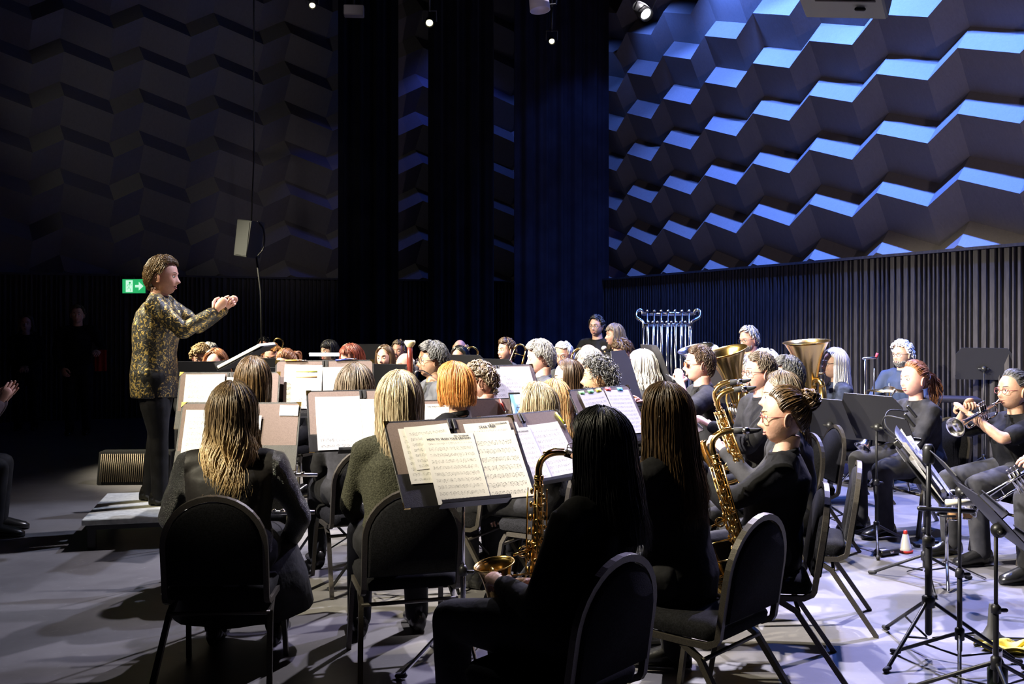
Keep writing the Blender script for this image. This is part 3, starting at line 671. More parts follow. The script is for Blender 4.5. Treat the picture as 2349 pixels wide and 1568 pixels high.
# ================================================================ chairs
def arch(w, z0, z1, zs, n=18):                # outline of a round-topped back
    t = np.linspace(0, PI, n); return [(-w, z0), (w, z0)] + [(w * math.cos(q), zs + (z1 - zs) * math.sin(q)) for q in t]
def make_chair(label, group):
    t = thing('chair', (0, 0, 0), 0, label, 'chair', group)
    s = MB(); A = []
    for z, e in ((.365, .03), (.37, .005), (.40, 0), (.425, .012), (.435, .05)):
        q = []
        for sx, sy, t0 in ((1, 1, 0), (-1, 1, PI / 2), (-1, -1, PI), (1, -1, 1.5 * PI)):
            for d in np.linspace(0, PI / 2, 5): q.append((sx * (.15 - e) + .06 * math.cos(t0 + d), sy * (.15 - e) + .06 * math.sin(t0 + d), z))
        A.append(q)
    s.grid(A, cv=True, capu=True); s.build('seat', SEATCL, t, auto=50)
    Rb = Matrix.Translation((0, -.215, .40)) @ Matrix.Rotation(math.radians(9), 4, 'X') @ Matrix.Translation((0, 0, -.40))
    b = MB(); b.prism(arch(.19, .435, .785, .60), .042, M=Rb, bev=.014); b.build('backrest', SEATCL, t, auto=50)
    f = MB(); o = arch(.203, .385, .802, .60)[1:]; pts = [(.203, 0, .385)] + [(x, 0, z) for x, z in o[1:]] + [(-.203, 0, .385)]
    M = np.array(Rb); P = np.array(pts) @ M[:3, :3].T + M[:3, 3]
    def bend(sg): return [(sg * .203, .13, .352), (sg * .203, -.10, .352), (sg * .203, -.17, .355), (sg * .203, -.205, .372)]
    path = np.vstack([np.array(bend(1)), P, np.array(bend(-1))[::-1]])
    f.tube(path, .0155, 4, up=(0, 1, 0.1)); f.build('back_frame', FRAME, t, smooth=False)
    for sg in (-1, 1):
        l = MB(); l.tube([(sg * .2, -.06, .345), (sg * .205, -.14, .30), (sg * .235, -.345, 0.0)], .0155, 4, up=(1, 0, 0)); l.build('leg', FRAME, t, smooth=False)
        l = MB(); l.tube([(sg * .2, .14, .345), (sg * .205, .165, .30), (sg * .215, .215, 0.0)], .0145, 4, up=(1, 0, 0)); l.build('leg', FRAME, t, smooth=False)
    for y, z in ((.168, .29), (-.15, .30)): l = MB(); l.tube([(-.205, y, z), (.205, y, z)], .009, 6); l.build('stretcher', FRAME, t)
    return t
CHAIR0 = None
def chair(loc, a, label, group='black stacking chairs of the band'):
    global CHAIR0
    if CHAIR0 is None: CHAIR0 = c = make_chair(label, group)
    else: c = copy_tree(CHAIR0)
    c.location = loc; c.rotation_euler = (0, 0, math.radians(a)); c['label'] = label; c['group'] = group
    return c
# ================================================================ sheet music
def sheet_mat(n, light):
    m, nt, b = nodes('printed music %d' % n, .7)
    tc = nt.nodes.new('ShaderNodeUVMap'); sp = nt.nodes.new('ShaderNodeSeparateXYZ'); nt.links.new(tc.outputs[0], sp.inputs[0])
    u, v = sp.outputs[0], sp.outputs[1]; N = (9, 10, 8, 11)[n % 4]
    t = MA(nt, 'FRACT', MA(nt, 'MULTIPLY', v, N))
    inb = MA(nt, 'MULTIPLY', MA(nt, 'GREATER_THAN', t, .34), MA(nt, 'LESS_THAN', t, .70))
    ln = MA(nt, 'GREATER_THAN', MA(nt, 'ABSOLUTE', MA(nt, 'SUBTRACT', MA(nt, 'FRACT', MA(nt, 'DIVIDE', MA(nt, 'SUBTRACT', t, .34), .072)), .5)), .37)
    line = MA(nt, 'MULTIPLY', inb, ln)
    vo = nt.nodes.new('ShaderNodeTexVoronoi'); vo.inputs['Scale'].default_value = 1
    mp = nt.nodes.new('ShaderNodeMapping'); mp.inputs['Scale'].default_value = (48, N * 7, 1); mp.inputs['Location'].default_value = (n * 7.3, n * 3.1, 0); nt.links.new(tc.outputs[0], mp.inputs[0]); nt.links.new(mp.outputs[0], vo.inputs['Vector'])
    wide = MA(nt, 'MULTIPLY', MA(nt, 'GREATER_THAN', t, .26), MA(nt, 'LESS_THAN', t, .80))
    rnd = nt.nodes.new('ShaderNodeSeparateXYZ'); nt.links.new(vo.outputs['Color'], rnd.inputs[0])
    note = MA(nt, 'MULTIPLY', MA(nt, 'MULTIPLY', MA(nt, 'LESS_THAN', vo.outputs['Distance'], .36), MA(nt, 'GREATER_THAN', rnd.outputs[0], .55)), wide)
    w2 = nt.nodes.new('ShaderNodeTexWhiteNoise'); w2.noise_dimensions = '2D'
    cb = nt.nodes.new('ShaderNodeCombineXYZ'); nt.links.new(MA(nt, 'FLOOR', MA(nt, 'MULTIPLY', u, 46)), cb.inputs[0]); nt.links.new(MA(nt, 'FLOOR', MA(nt, 'MULTIPLY', v, N)), cb.inputs[1]); nt.links.new(cb.outputs[0], w2.inputs['Vector'])
    stem = MA(nt, 'MULTIPLY', MA(nt, 'MULTIPLY', MA(nt, 'GREATER_THAN', w2.outputs[0], .5), MA(nt, 'LESS_THAN', MA(nt, 'FRACT', MA(nt, 'MULTIPLY', u, 46)), .22)), MA(nt, 'MULTIPLY', MA(nt, 'GREATER_THAN', t, .4), MA(nt, 'LESS_THAN', t, .82)))
    beam = MA(nt, 'MULTIPLY', MA(nt, 'MULTIPLY', MA(nt, 'GREATER_THAN', t, .78), MA(nt, 'LESS_THAN', t, .84)), MA(nt, 'GREATER_THAN', MA(nt, 'SINE', MA(nt, 'MULTIPLY', u, 60 + 11 * n)), .1))
    ink = MA(nt, 'MAXIMUM', MA(nt, 'MAXIMUM', MA(nt, 'MULTIPLY', line, .5), note), MA(nt, 'MAXIMUM', MA(nt, 'MULTIPLY', stem, .8), MA(nt, 'MULTIPLY', beam, .8)))
    mg = MA(nt, 'MULTIPLY', MA(nt, 'MULTIPLY', MA(nt, 'GREATER_THAN', u, .07), MA(nt, 'LESS_THAN', u, .93)), MA(nt, 'MULTIPLY', MA(nt, 'GREATER_THAN', v, .05), MA(nt, 'LESS_THAN', v, .87)))
    nt.links.new(MIX(nt, MA(nt, 'MULTIPLY', MA(nt, 'MULTIPLY', ink, mg), light), (.74, .72, .69), (.06, .06, .06)), b.inputs['Base Color'])
    return m
SHEETS = [sheet_mat(i, (.85, .8, .9, .75)[i]) for i in range(4)]
PAPER = mat('plain paper', (.76, .74, .70), .7)
INK = mat('black ink', (.02, .02, .02), .6)
def text(s, size, parent, x, y, z, m=INK, name='title', ext=0.0002, align='CENTER'):
    cu = bpy.data.curves.new('t', 'FONT'); cu.body = s; cu.size = size; cu.align_x = align; cu.align_y = 'CENTER'; cu.extrude = ext; cu.resolution_u = 2
    o = bpy.data.objects.new('t', cu); COL.objects.link(o)
    me = bpy.data.meshes.new_from_object(o.evaluated_get(bpy.context.evaluated_depsgraph_get())); bpy.data.objects.remove(o); bpy.data.curves.remove(cu)
    me.materials.clear(); me.materials.append(m); q = bpy.data.objects.new(name, me); COL.objects.link(q); q.parent = parent; q.location = (x, y, z); return q
NS = 0
def sheet(M, x, y, z, w, h, rot, label, title=None, si=None, sub=None, blank=False, name='music_sheet', curl=.003, group='loose music pages'):
    """page lying on a folder whose frame is M (x across, y up, z toward the reader)."""
    global NS; NS += 1
    Mx = M @ Matrix.Translation((x, y, z)) @ Matrix.Rotation(math.radians(rot), 4, 'Z')
    mb = MB(); n = 9; m_ = 7; U, Vv = np.meshgrid(np.linspace(-.5, .5, n), np.linspace(0, 1, m_))
    curl = min(curl, .0012) if title else curl; zz = curl * (np.abs(U) * 2) ** 3 * (.3 + .7 * Vv) + .002
    A = np.stack([U * w, Vv * h, zz], -1); B = A.copy(); B[..., 2] -= .0012
    mb.grid(A); mb.grid(B[:, ::-1])
    me = mb.mesh(name); uvl = me.uv_layers.new(name='UVMap'); co = np.empty(len(me.vertices) * 3); me.vertices.foreach_get('co', co); co = co.reshape(-1, 3)
    li = np.empty(len(me.loops), int); me.loops.foreach_get('vertex_index', li)
    uvl.data.foreach_set('uv', np.stack([co[li, 0] / w + .5, co[li, 1] / h], 1).ravel())
    me.materials.append(PAPER if blank else SHEETS[(NS if si is None else si) % 4])
    o = bpy.data.objects.new(name, me); COL.objects.link(o); o.matrix_world = Mx; tag(o, label, 'sheet music', group)
    if title: text(title, w * (.075 if len(title) < 12 else .056), o, 0, h * .925, .0034)
    if sub: text(sub, w * .045, o, w * .25, h * .965, .0034, name='subtitle')
    return o
# ================================================================ stands and folders
def frame(loc, a, tilt):
    a = math.radians(a); t = math.radians(tilt); r = Vector((math.cos(a), math.sin(a), 0)); m = Vector((math.sin(a), -math.cos(a), 0))
    u = Vector((0, 0, math.cos(t))) - m * math.sin(t); n = r.cross(u)
    M = Matrix((r, u, n)).transposed().to_4x4(); M.translation = loc; return M
def stand_base(root, lx, ly, ztop, a0, chrome=False, spread=.24, hub=.20, braces=True, r=.011, flat=False):
    mm = CHROME if chrome == 2 else BLACKMETAL; lm = CHROME if chrome else BLACKMETAL
    p = MB(); p.caps([(lx, ly, .10), (lx, ly, ztop * .55)], r, 10); p.build('lower_tube', lm if chrome else mm, root)
    p = MB(); p.tube([(lx, ly, ztop * .5), (lx, ly, ztop)], r * .7, 10); p.build('upper_tube', CHROME if chrome else BLACKMETAL, root)
    p = MB(); p.lathe([(r * .9, ztop * .53), (r * 1.7, ztop * .535), (r * 1.7, ztop * .57), (r * .9, ztop * .585)], 12, cap=True); p.v[-1] += np.array([lx, ly, 0])
    p.caps([(lx, ly, ztop * .55), (lx + .04, ly, ztop * .55)], .008, 8); p.build('clutch', BLACKMETAL, root)
    p = MB(); p.lathe([(r * .9, hub - .03), (r * 1.8, hub - .025), (r * 1.8, hub + .02), (r * .9, hub + .03)], 12, cap=True); p.v[-1] += np.array([lx, ly, 0]); p.build('hub', BLACKMETAL, root)
    for k in range(3):
        q = a0 + k * 2 * PI / 3; c, s_ = math.cos(q), math.sin(q)
        l = MB(); l.caps([(lx + c * r, ly + s_ * r, hub), (lx + c * spread, ly + s_ * spread, .011)], .0085 if not flat else .011, 8)
        if braces: l.tube([(lx + c * r, ly + s_ * r, .075), (lx + c * spread * .55, ly + s_ * spread * .55, hub * .5)], .005, 6)
        g = l.build('leg', lm, root)
        f = MB(); f.caps([(lx + c * (spread - .02), ly + s_ * (spread - .02), .016), (lx + c * (spread + .012), ly + s_ * (spread + .012), .012)], .0115, 8); f.build('rubber_foot', RUBBER, g)
def stand(px, py, s, a, tilt, label, kind='desk', w=.50, h=.33, chrome=False, a0=.4, up=.02, spread=.25, hub=.2, lip=True, group='music stands', loc=None, pole=.12):
    """px,py,s: bottom centre of the desk. kind desk (solid plate) or wire (folding)."""
    p = loc or at(px, py, s); M = frame(p, a, tilt)
    g = Vector((p.x, p.y, 0)) + (M.to_3x3() @ Vector((0, pole, -.035))); base = Vector((g.x, g.y, 0))
    root = thing('music_stand', base, 0, label, 'music stand', group)
    ml = Matrix.Translation(-base) @ M; N = np.array(ml)
    top = p.z + (M.to_3x3() @ Vector((0, pole, -.03))).z
    stand_base(root, 0, 0, top, a0, chrome, spread, hub)
    d = MB()
    if kind == 'desk':
        d.prism([(-w / 2, 0), (w / 2, 0), (w / 2, h * .8), (w / 2 - .05, h), (-w / 2 + .05, h), (-w / 2, h * .8)], .004, M=ml @ Matrix.Rotation(0, 4, 'X') @ Matrix(((1, 0, 0, 0), (0, 0, 1, 0), (0, 1, 0, -.003), (0, 0, 0, 1))))
        d.build('desk', STANDGREY, root, smooth=False)
    else:
        for q in np.linspace(-.5, .5, 4): d.tube(np.array([(q * w * .5, 0, -.006), (q * w, h * .85, -.006)]) @ N[:3, :3].T + N[:3, 3], .004, 6)
        for y in (.02, .5, .85): d.tube(np.array([(-.25 * w - .25 * w * y / .85, h * y, -.006), (.25 * w + .25 * w * y / .85, h * y, -.006)]) @ N[:3, :3].T + N[:3, 3], .004, 6)
        d.build('desk', BLACKMETAL, root)
    l = MB(); Rm = N[:3, :3]
    if kind == 'desk': l.box(Rm @ V3(0, .004, .026) + N[:3, 3], (w, .005, .055), R=Rm); l.box(Rm @ V3(0, .012, .054) + N[:3, 3], (w, .018, .004), R=Rm)
    else: l.box(Rm @ V3(0, -.004, .022) + N[:3, 3], (w * .62, .004, .05), R=Rm); l.box(Rm @ V3(0, .003, .046) + N[:3, 3], (w * .62, .014, .003), R=Rm)
    l.build('lip', BLACKMETAL, root, smooth=False)
    k = MB(); k.ell(Rm @ V3(0, pole, -.022) + N[:3, 3], (.03, .03, .03), 12, 8); k.caps([Rm @ V3(-.04, pole, -.025) + N[:3, 3], Rm @ V3(.045, pole, -.025) + N[:3, 3]], .012, 8); k.build('tilt_knob', PLASTIC, root)
    return M
def folder(M, label, w=.62, h=.36, pocket=(.11, .11), liner=LINER, corners=True, group='open black music folders'):
    root = thing('music_folder', None, 0, label, 'folder', group, M=M @ Matrix.Translation((0, .004, .002)))
    for sg in (-1, 1):
        c = MB(); c.box((sg * w / 4, h / 2, .003), (w / 2 - .012, h, .006), bev=.0025); p = c.build('cover', VINYL, root, smooth=False)
        c = MB(); c.box((sg * w / 4, h / 2, .0068), (w / 2 - .032, h - .02, .0012)); c.build('lining', liner, p, smooth=False)
        c = MB(); c.box((sg * w / 4, pocket[0 if sg < 0 else 1] / 2, .0092), (w / 2 - .014, pocket[0 if sg < 0 else 1], .003), bev=.001); c.build('pocket', VINYL, p, smooth=False)
        if corners:
            for y in (0, h):
                c = MB(); s2 = 1 if y == 0 else -1; e = sg * w / 2 - sg * .006
                c.prism([(e, y), (e - sg * .028, y), (e, y + s2 * .028)], .010, M=Matrix(((1, 0, 0, 0), (0, 0, 1, 0), (0, 1, 0, .0035), (0, 0, 0, 1))))
                c.build('corner_guard', BRASS, p, smooth=False)
    c = MB(); c.box((0, h / 2, .003), (.03, h, .007), bev=.002); c.build('spine', VINYL, root, smooth=False)
    c = MB(); c.box((-.012, h - .03, .008), (.012, .05, .008), bev=.002); c.box((.012, h - .03, .008), (.012, .05, .008), bev=.002); c.build('binding_strap', VINYL, root, smooth=False)
    return root
def pen(M, x, y, rot, col, label, z=.014, L=.13):
    t = thing('pen', None, 0, label, 'pen', 'pens clipped to the folders', M=M @ Matrix.Translation((x, y, z)) @ Matrix.Rotation(math.radians(rot), 4, 'Z'))
    b = MB(); b.tube([(-L / 2, 0, 0), (L * .3, 0, 0)], .005, 8); b.build('barrel', mat('pen ' + label[:14], col, .35), t)
    b = MB(); b.tube([(L * .3, 0, 0), (L / 2, 0, 0)], [.0055, .004], 8); b.tube([(L * .32, 0, .006), (L * .05, 0, .008)], .0015, 6); b.build('cap', SILVER, t)
# ================================================================ instruments
def orient(o, d, up=(0, 0, 1)):             # matrix at o with x along d
    x = Vector(d).normalized(); z = Vector(up); z = (z - x * z.dot(x)).normalized(); y = z.cross(x)
    M = Matrix((x, y, z)).transposed().to_4x4(); M.translation = Vector(o); return M
def bellprof(r0, r1, L, n=16, p=3.2, rim=.004):
    q = np.linspace(0, 1, n); r = r0 + (r1 - r0) * (.25 * q + .75 * q ** p); pr = list(zip(r, q * L)); pr += [(r1 + rim, L), (r1 + rim, L - rim), (r1 - .002, L - .006)]
    pr += [(max(a - .004, .002), b - .003) for a, b in list(zip(r, q * L))[::-1][1:]]; return pr
def key_cup(mb, p, n, r=.012, mi=0):
    n = unit(n); u = unit(np.cross(n, V3(.3, .2, 1))); w = np.cross(n, u); th = np.arange(12) * PI / 6
    A = [np.outer(np.cos(th) * q, u) + np.outer(np.sin(th) * q, w) + np.array(p) + n * h for q, h in ((r, 0), (r, .005), (r * .55, .008), (.001, .006))]; mb.grid(A, cv=True, capu=True, mi=mi)
def sax(M, label, k=1.0, metal=BRASS, bell=.30):
    """x toward the player, z up; origin at the top of the body tube."""
    t = thing('saxophone', None, 0, label, 'saxophone', M=M @ Matrix.Scale(k, 4)); br = lambda z: .0145 - .019 * z / .5
    b = MB(); q = np.linspace(0, 1, 14); b.tube([(0, 0, -.50 * x) for x in q], .0145 + .019 * q, 18)
    bow = arc((-.065, 0, -.50), .065, 0, -180, 16); b.tube(bow, np.linspace(.0335, .042, 16), 18)
    for z in (-.005, -.03, -.1, -.24, -.38, -.49): b.lathe([(br(z) - .002, z - .005), (br(z) + .0035, z - .004), (br(z) + .0035, z + .004), (br(z) - .002, z + .005)], 18)
    b.build('body_tube', metal, t)
    b = MB(); L = .5 - bell + .03; Mb = Matrix.Translation((-.13, 0, -.50)) @ Matrix.Rotation(-.20, 4, 'Y'); b.lathe(bellprof(.042, .072, L, 20, 4.5), 32, M=Mb); b.build('bell', metal, t)
    b = MB(); nk = spline([(0, 0, -.01), (0, 0, .035), (.014, 0, .066), (.05, 0, .084), (.10, 0, .084), (.135, 0, .074)], 6); b.tube(nk, np.linspace(.0135, .0085, len(nk)), 12); b.tube([(.015, 0, .088), (.06, 0, .102), (.1, 0, .098)], .0035, 6); b.lathe([(.014, -.01), (.018, -.008), (.018, .006), (.014, .008)], 14); b.build('neck', metal, t)
    b = MB(); b.tube([(.105, 0, .084), (.135, 0, .075), (.165, 0, .066), (.20, 0, .060), (.215, 0, .060)], [.014, .015, .0135, .009, .004], 12); mp = b.build('mouthpiece', RUBBER, t)
    b = MB(); b.tube([(.14, 0, .073), (.166, 0, .066)], [.0158, .0148], 12); b.build('ligature', SILVER, mp)
    kb = MB()
    for i in range(9):
        z = -.06 - i * .049; r = br(z)
        key_cup(kb, (-.5 * r, -r - .006, z), (-.4, -1, 0), .012 + .0014 * i); key_cup(kb, (.2 * r, r + .006, z + .02), (.2, 1, 0), .011); key_cup(kb, (-r - .006, .2 * r, z + .01), (-1, .2, 0), .011 + .001 * i)
        kb.tube([(-.016, -r - .014, z), (-.002, -r - .014, z - .05)], .0032, 6); kb.ell((.012, -r - .012, z - .02), (.006, .004, .009), 8, 6)
    for y, x in ((-.042, -.018), (.044, .004), (-.036, .022), (.03, -.034)): kb.tube([(x, y * .75, -.04), (x, y, -.46)], .0032, 6)
    for i in range(6): kb.ell((0, -.045, -.06 - i * .08), (.006, .006, .008), 8, 6)
    for z in (-.34, -.42, -.48): key_cup(kb, (-.175, 0, z), (-1, 0, 0), .024); kb.tube([(-.14, -.05, z), (-.03, -.04, z)], .0035, 6)
    kb.build('keywork', metal, t)
    b = MB(); b.tube([(-.02, 0, -.26), (-.095, 0, -.28)], .005, 8); b.tube(arc((-.057, 0, -.27), .018, 0, 360, 16), .004, 6); b.build('bell_brace', metal, t)
    return t
def trumpet(M, label, metal=SILVER, mute=False):
    """x forward toward the bell, origin at the mouthpiece."""
    t = thing('trumpet', None, 0, label, 'trumpet', M=M)
    b = MB(); b.lathe([(.0135, 0), (.0135, .004), (.011, .01), (.006, .03), (.005, .06), (.007, .085)], 14, M=orient((0, 0, 0), (0, 0, -1), (1, 0, 0)) @ Matrix.Identity(4)); b.v = [np.stack([v[:, 2] * 1.0, v[:, 1], v[:, 0]], 1) for v in [np.abs(q) * [1, 1, 1] * np.sign(q) for q in b.v]]
    b = MB(); b.tube([(0, 0, 0), (.006, 0, 0), (.02, 0, 0), (.05, 0, 0), (.085, 0, 0)], [.0135, .013, .008, .005, .007], 14); b.build('mouthpiece', SILVER, t)
    b = MB(); b.tube([(.08, 0, 0), (.34, 0, 0)], .0065, 10); sl = arc((.34, 0, -.03), .03, 90, -90, 10); b.tube(sl, .0068, 10); b.tube([(.34, 0, -.06), (.21, 0, -.06)], .0065, 10)
    b.tube([(.13, 0, -.012), (.13, 0, -.055)], .003, 6); b.tube([(.30, 0, -.005), (.30, 0, -.055)], .003, 6)
    b.tube(arc((.10, .02, -.03), .032, 90, 270, 10), .0065, 10); b.tube([(.10, .02, -.062), (.2, .02, -.062)], .0065, 10); b.build('tubing', metal, t)
    b = MB(); b.tube([(.10, .02, .002), (.28, .02, .002)], .007, 10); b.lathe(bellprof(.007, .061, .24, 18, 5, .002), 28, M=orient((.27, .02, .002), (0, 0, 1), (-1, 0, 0)) if 0 else Matrix(((0, 0, 1, .27), (0, 1, 0, .02), (-1, 0, 0, .002), (0, 0, 0, 1)))); b.build('bell', metal, t)
    b = MB()
    for x in (.175, .198, .221): b.tube([(x, .01, -.085), (x, .01, .035)], .0105, 12); b.tube([(x, .01, .03), (x, .01, .058)], .0025, 8); b.tube([(x, .01, .056), (x, .01, .061)], .008, 10)
    b.build('valves', metal, t)
    return t
def lowbrass(M, label, metal, k=1.0, cat='euphonium'):
    """z along the bell, upward; x forward away from the player."""
    t = thing(cat, None, 0, label, cat, M=M @ Matrix.Scale(k, 4))
    b = MB(); b.lathe(bellprof(.05, .17, .46, 22, 3.0, .005), 40, M=Matrix.Translation((0, 0, .12))); b.tube([(0, 0, .13), (0, 0, -.05)], [.05, .046], 18); b.build('bell', metal, t)
    b = MB(); b.tube(arc((0, .08, -.05), .08, -180, -360, 16, (1, 2)) * 1.0, np.linspace(.046, .034, 16), 14); b.tube([(0, .16, -.05), (0, .16, .25)], [.034, .026], 12); b.tube(arc((0, .11, .25), .05, 0, 180, 12, (1, 2)), .022, 10); b.tube([(0, .06, .25), (.06, .05, .05)], .014, 10)
    b.tube(spline([(.06, .05, .05), (.1, .02, .0), (.09, -.02, .1), (.03, -.11, .20), (-.10, -.12, .30), (-.17, -.06, .31)], 5), .009, 8); b.build('tubing', metal, t)
    b = MB(); b.tube([(-.17, -.06, .31), (-.22, -.03, .31), (-.235, -.02, .31)], [.007, .009, .017], 12); b.build('mouthpiece', SILVER, t)
    b = MB()
    for i in range(3): b.tube([(.07, -.02 + .04 * i, -.02), (.07, -.02 + .04 * i, .13)], .017, 12); b.tube([(.07, -.02 + .04 * i, .13), (.07, -.02 + .04 * i, .165)], .004, 8); b.tube([(.07, -.02 + .04 * i, .16), (.07, -.02 + .04 * i, .166)], .012, 10)
    b.build('valves', SILVER, t); return t
def trombone(M, label):
    """x forward along the slide, z up; origin at the mouthpiece."""
    t = thing('trombone', None, 0, label, 'trombone', M=M)
    b = MB(); b.tube([(0, 0, 0), (.01, 0, 0), (.04, 0, 0), (.08, 0, 0)], [.018, .015, .007, .008], 12); b.build('mouthpiece', SILVER, t)
    b = MB(); b.tube([(.07, 0, 0), (.72, 0, 0)], .0075, 8); b.tube(arc((.72, 0, -.045), .045, 90, -90, 10), .008, 8); b.tube([(.72, 0, -.09), (.07, 0, -.09)], .0075, 8); b.tube([(.14, 0, 0), (.14, 0, -.09)], .005, 8); b.build('slide', BRASS, t)
    b = MB(); b.tube([(.07, 0, -.09), (.02, .10, -.05), (-.25, .12, -.02)], .009, 8); b.tube(arc((-.25, .12, .04), .06, -90, -270, 14), .010, 10); b.tube([(-.25, .12, .10), (.05, .12, .10)], [.010, .015], 10); b.tube([(-.2, .12, -.02), (-.2, .12, .10)], .004, 6); b.tube([(-.05, .12, -.02), (-.05, .12, .10)], .004, 6)
    b.lathe(bellprof(.015, .105, .38, 20, 3.6, .003), 30, M=Matrix(((0, 0, 1, .05), (0, 1, 0, .12), (-1, 0, 0, .10), (0, 0, 0, 1)))); b.build('bell_section', BRASS, t); return t
def woodwind(M, label, L=.62, r=.012, col=None, cat='clarinet', flare=.028):
    """z downward from the mouthpiece along -z."""
    m_ = col or mat('grenadilla black', (.02, .018, .018), .3); t = thing(cat, None, 0, label, cat, M=M)
    b = MB(); b.tube([(0, 0, 0), (0, 0, -.05), (0, 0, -.09)], [.005, .010, .012], 12); b.build('mouthpiece', RUBBER if cat == 'clarinet' else m_, t)
    b = MB(); b.tube([(0, 0, -.09), (0, 0, -L * .86)], [r, r * 1.15], 14); b.build('body_tube', m_, t)
    b = MB(); b.lathe([(r * 1.1, -L * .85), (r * 1.2, -L * .92), (flare, -L), (flare + .002, -L), (flare - .003, -L + .003)], 18, cap=True); b.build('bell', m_, t)
    b = MB()
    for i in range(8): key_cup(b, (0, -r - .003, -.14 - i * L * .075), (0, -1, 0), .008); 
    b.tube([(.008, -r - .004, -.12), (.008, -r - .004, -L * .8)], .002, 6); b.build('keywork', SILVER, t); return t
def flute(M, label):
    t = thing('flute', None, 0, label, 'flute', M=M)
    b = MB(); b.tube([(-.33, 0, 0), (.33, 0, 0)], .0095, 14); b.build('body_tube', SILVER, t)
    b = MB(); b.ell((-.24, 0, .009), (.014, .011, .004), 12, 6); b.build('lip_plate', SILVER, t)
    b = MB()
    for i in range(11): key_cup(b, (-.12 + i * .038, 0, .009), (0, 0, 1), .009)
    b.tube([(-.14, .012, .006), (.31, .012, .006)], .0025, 6)
    for i in range(5): b.tube([(-.1 + i * .09, .004, .012), (-.1 + i * .09, .018, .006)], .003, 6)
    b.build('keywork', SILVER, t); return t
# ================================================================ who sits where
HL = lambda **k: ('long', k.pop('col'), k)
m, nt, b = nodes('black and gold brocade', .5)
tc = nt.nodes.new('ShaderNodeTexCoord'); nz = nt.nodes.new('ShaderNodeTexNoise'); nz.inputs['Scale'].default_value = 36; nz.inputs['Detail'].default_value = 5; nz.inputs['Distortion'].default_value = 1.6
nt.links.new(tc.outputs['Object'], nz.inputs['Vector']); r = nt.nodes.new('ShaderNodeValToRGB'); nt.links.new(nz.outputs[0], r.inputs[0])
r.color_ramp.elements[0].position = .53; r.color_ramp.elements[0].color = (0, 0, 0, 1); r.color_ramp.elements[1].position = .60
nt.links.new(MIX(nt, r.outputs[0], (.012, .012, .012), (.50, .36, .12)), b.inputs['Base Color']); nt.links.new(MA(nt, 'MULTIPLY', r.outputs[0], .75), b.inputs['Metallic'])
bp = nt.nodes.new('ShaderNodeBump'); bp.inputs['Strength'].default_value = .5; bp.inputs['Distance'].default_value = .01; nt.links.new(nz.outputs[0], bp.inputs['Height']); nt.links.new(bp.outputs[0], b.inputs['Normal']); BROCADE = m
SEQUIN = mat('black sequin knit', (.008, .008, .009), .28, bump=.9, bscale=330, spec=.6)
BLUESHIRT = mat('dark blue shirt', (.02, .035, .09), .8, bump=.5, bscale=14)
PLAID = mat('blue and rust checked shirt', (.03, .04, .10), .8, col2=(.22, .07, .06), scale=9, bump=.3)
P = person
# ---- conductor
P('conductor', 372, 590, 318, -84, 'person conducting in a black and gold brocade jacket, standing on the low podium', 'the conductor', 'm', ('short', 'bronze', dict(n=2600, lk=.05, vol=.02, rad=.0016)), 'pink', BROCADE, PANTS, jacket=True, fat=1.18, hk=1.1,
  seat=False, zfloor=.2, lean=.05, hp=-4, hy=-4, smile=.4, wr=(.13, .44, 1.375), wl=(-.10, .47, 1.40), elbow=(.25, -.2, -1), feet=(.06, -.06), vox=.012,
  hands=(((-.05, .62, .75), (-.9, .1, .1), 1.25), ((.05, .6, .6), (.9, .1, -.2), 1.1)))
# ---- front row
P('wavy', 532, 885, 525, 4, 'person with long wavy highlighted hair in a black sequin-sleeved top, seen from behind', 'the player with wavy highlighted hair', 'f', HL(col='highlight', n=2600, L=.40, wave=.013, spread=.06, rad=.0016, vol=.026), shirt=mat('black satin', (.006, .005, .005), .6, bump=.5, bscale=12, spec=.2), sleevem=SEQUIN, pants=BLACKCLOTH, arms='flute', elbow=(1.0, -.1, -.8), fat=1.14, skirt=True, vox=.011, lean=.07, shoulder=.18)
P('olive', 916, 860, 505, 16, 'person with straight blonde-grey hair in an olive wool sweater, seen from behind', 'the player in the olive sweater', 'f', HL(col='ash', n=2600, L=.335, wave=.005, spread=.03, rad=.0016, vol=.026), shirt=OLIVE, pants=PANTS, arms='lap', fat=1.10, vox=.011, lean=.08, elbow=(.8, -.3, -1))
P('black', 1380, 944, 690, 50, 'person with long black hair holding an alto saxophone, nearest the camera in silhouette', 'the black-haired saxophonist', 'f', HL(col='black', n=2400, L=.32, wave=.003, spread=.05, rad=.0016, vol=.022), shirt=BLACKCLOTH, pants=CHARCOAL, wr=(.12, .22, .60), wl=(-.06, .26, .62), vox=.011, lean=-.01, lx=.13, glasses='dark', hy=4, fat=1.05)
P('brown', 1528, 885, 585, 48, 'person with long straight golden-brown hair in black, seen from behind', 'the player with long golden-brown hair', 'f', HL(col='bronze', n=2600, L=.40, wave=.003, spread=.06, rad=.0016, vol=.020), shirt=BLACKCLOTH, arms='lap', vox=.011, lean=.06)
P('bun', 1802, 890, 522, 80, 'person with a braided dark bun and thin glasses playing alto saxophone, in black', 'the saxophonist with the braided bun', 'f', ('bun', 'bronze', dict(n=1500, rad=.0022, vol=.014)), 'tan', BLACKCLOTH, CHARCOAL, wr=(.08, .26, .62), wl=(-.02, .33, .88), vox=.011, lean=-.08, glasses='pink', hp=-3, smile=.2, fat=1.08)
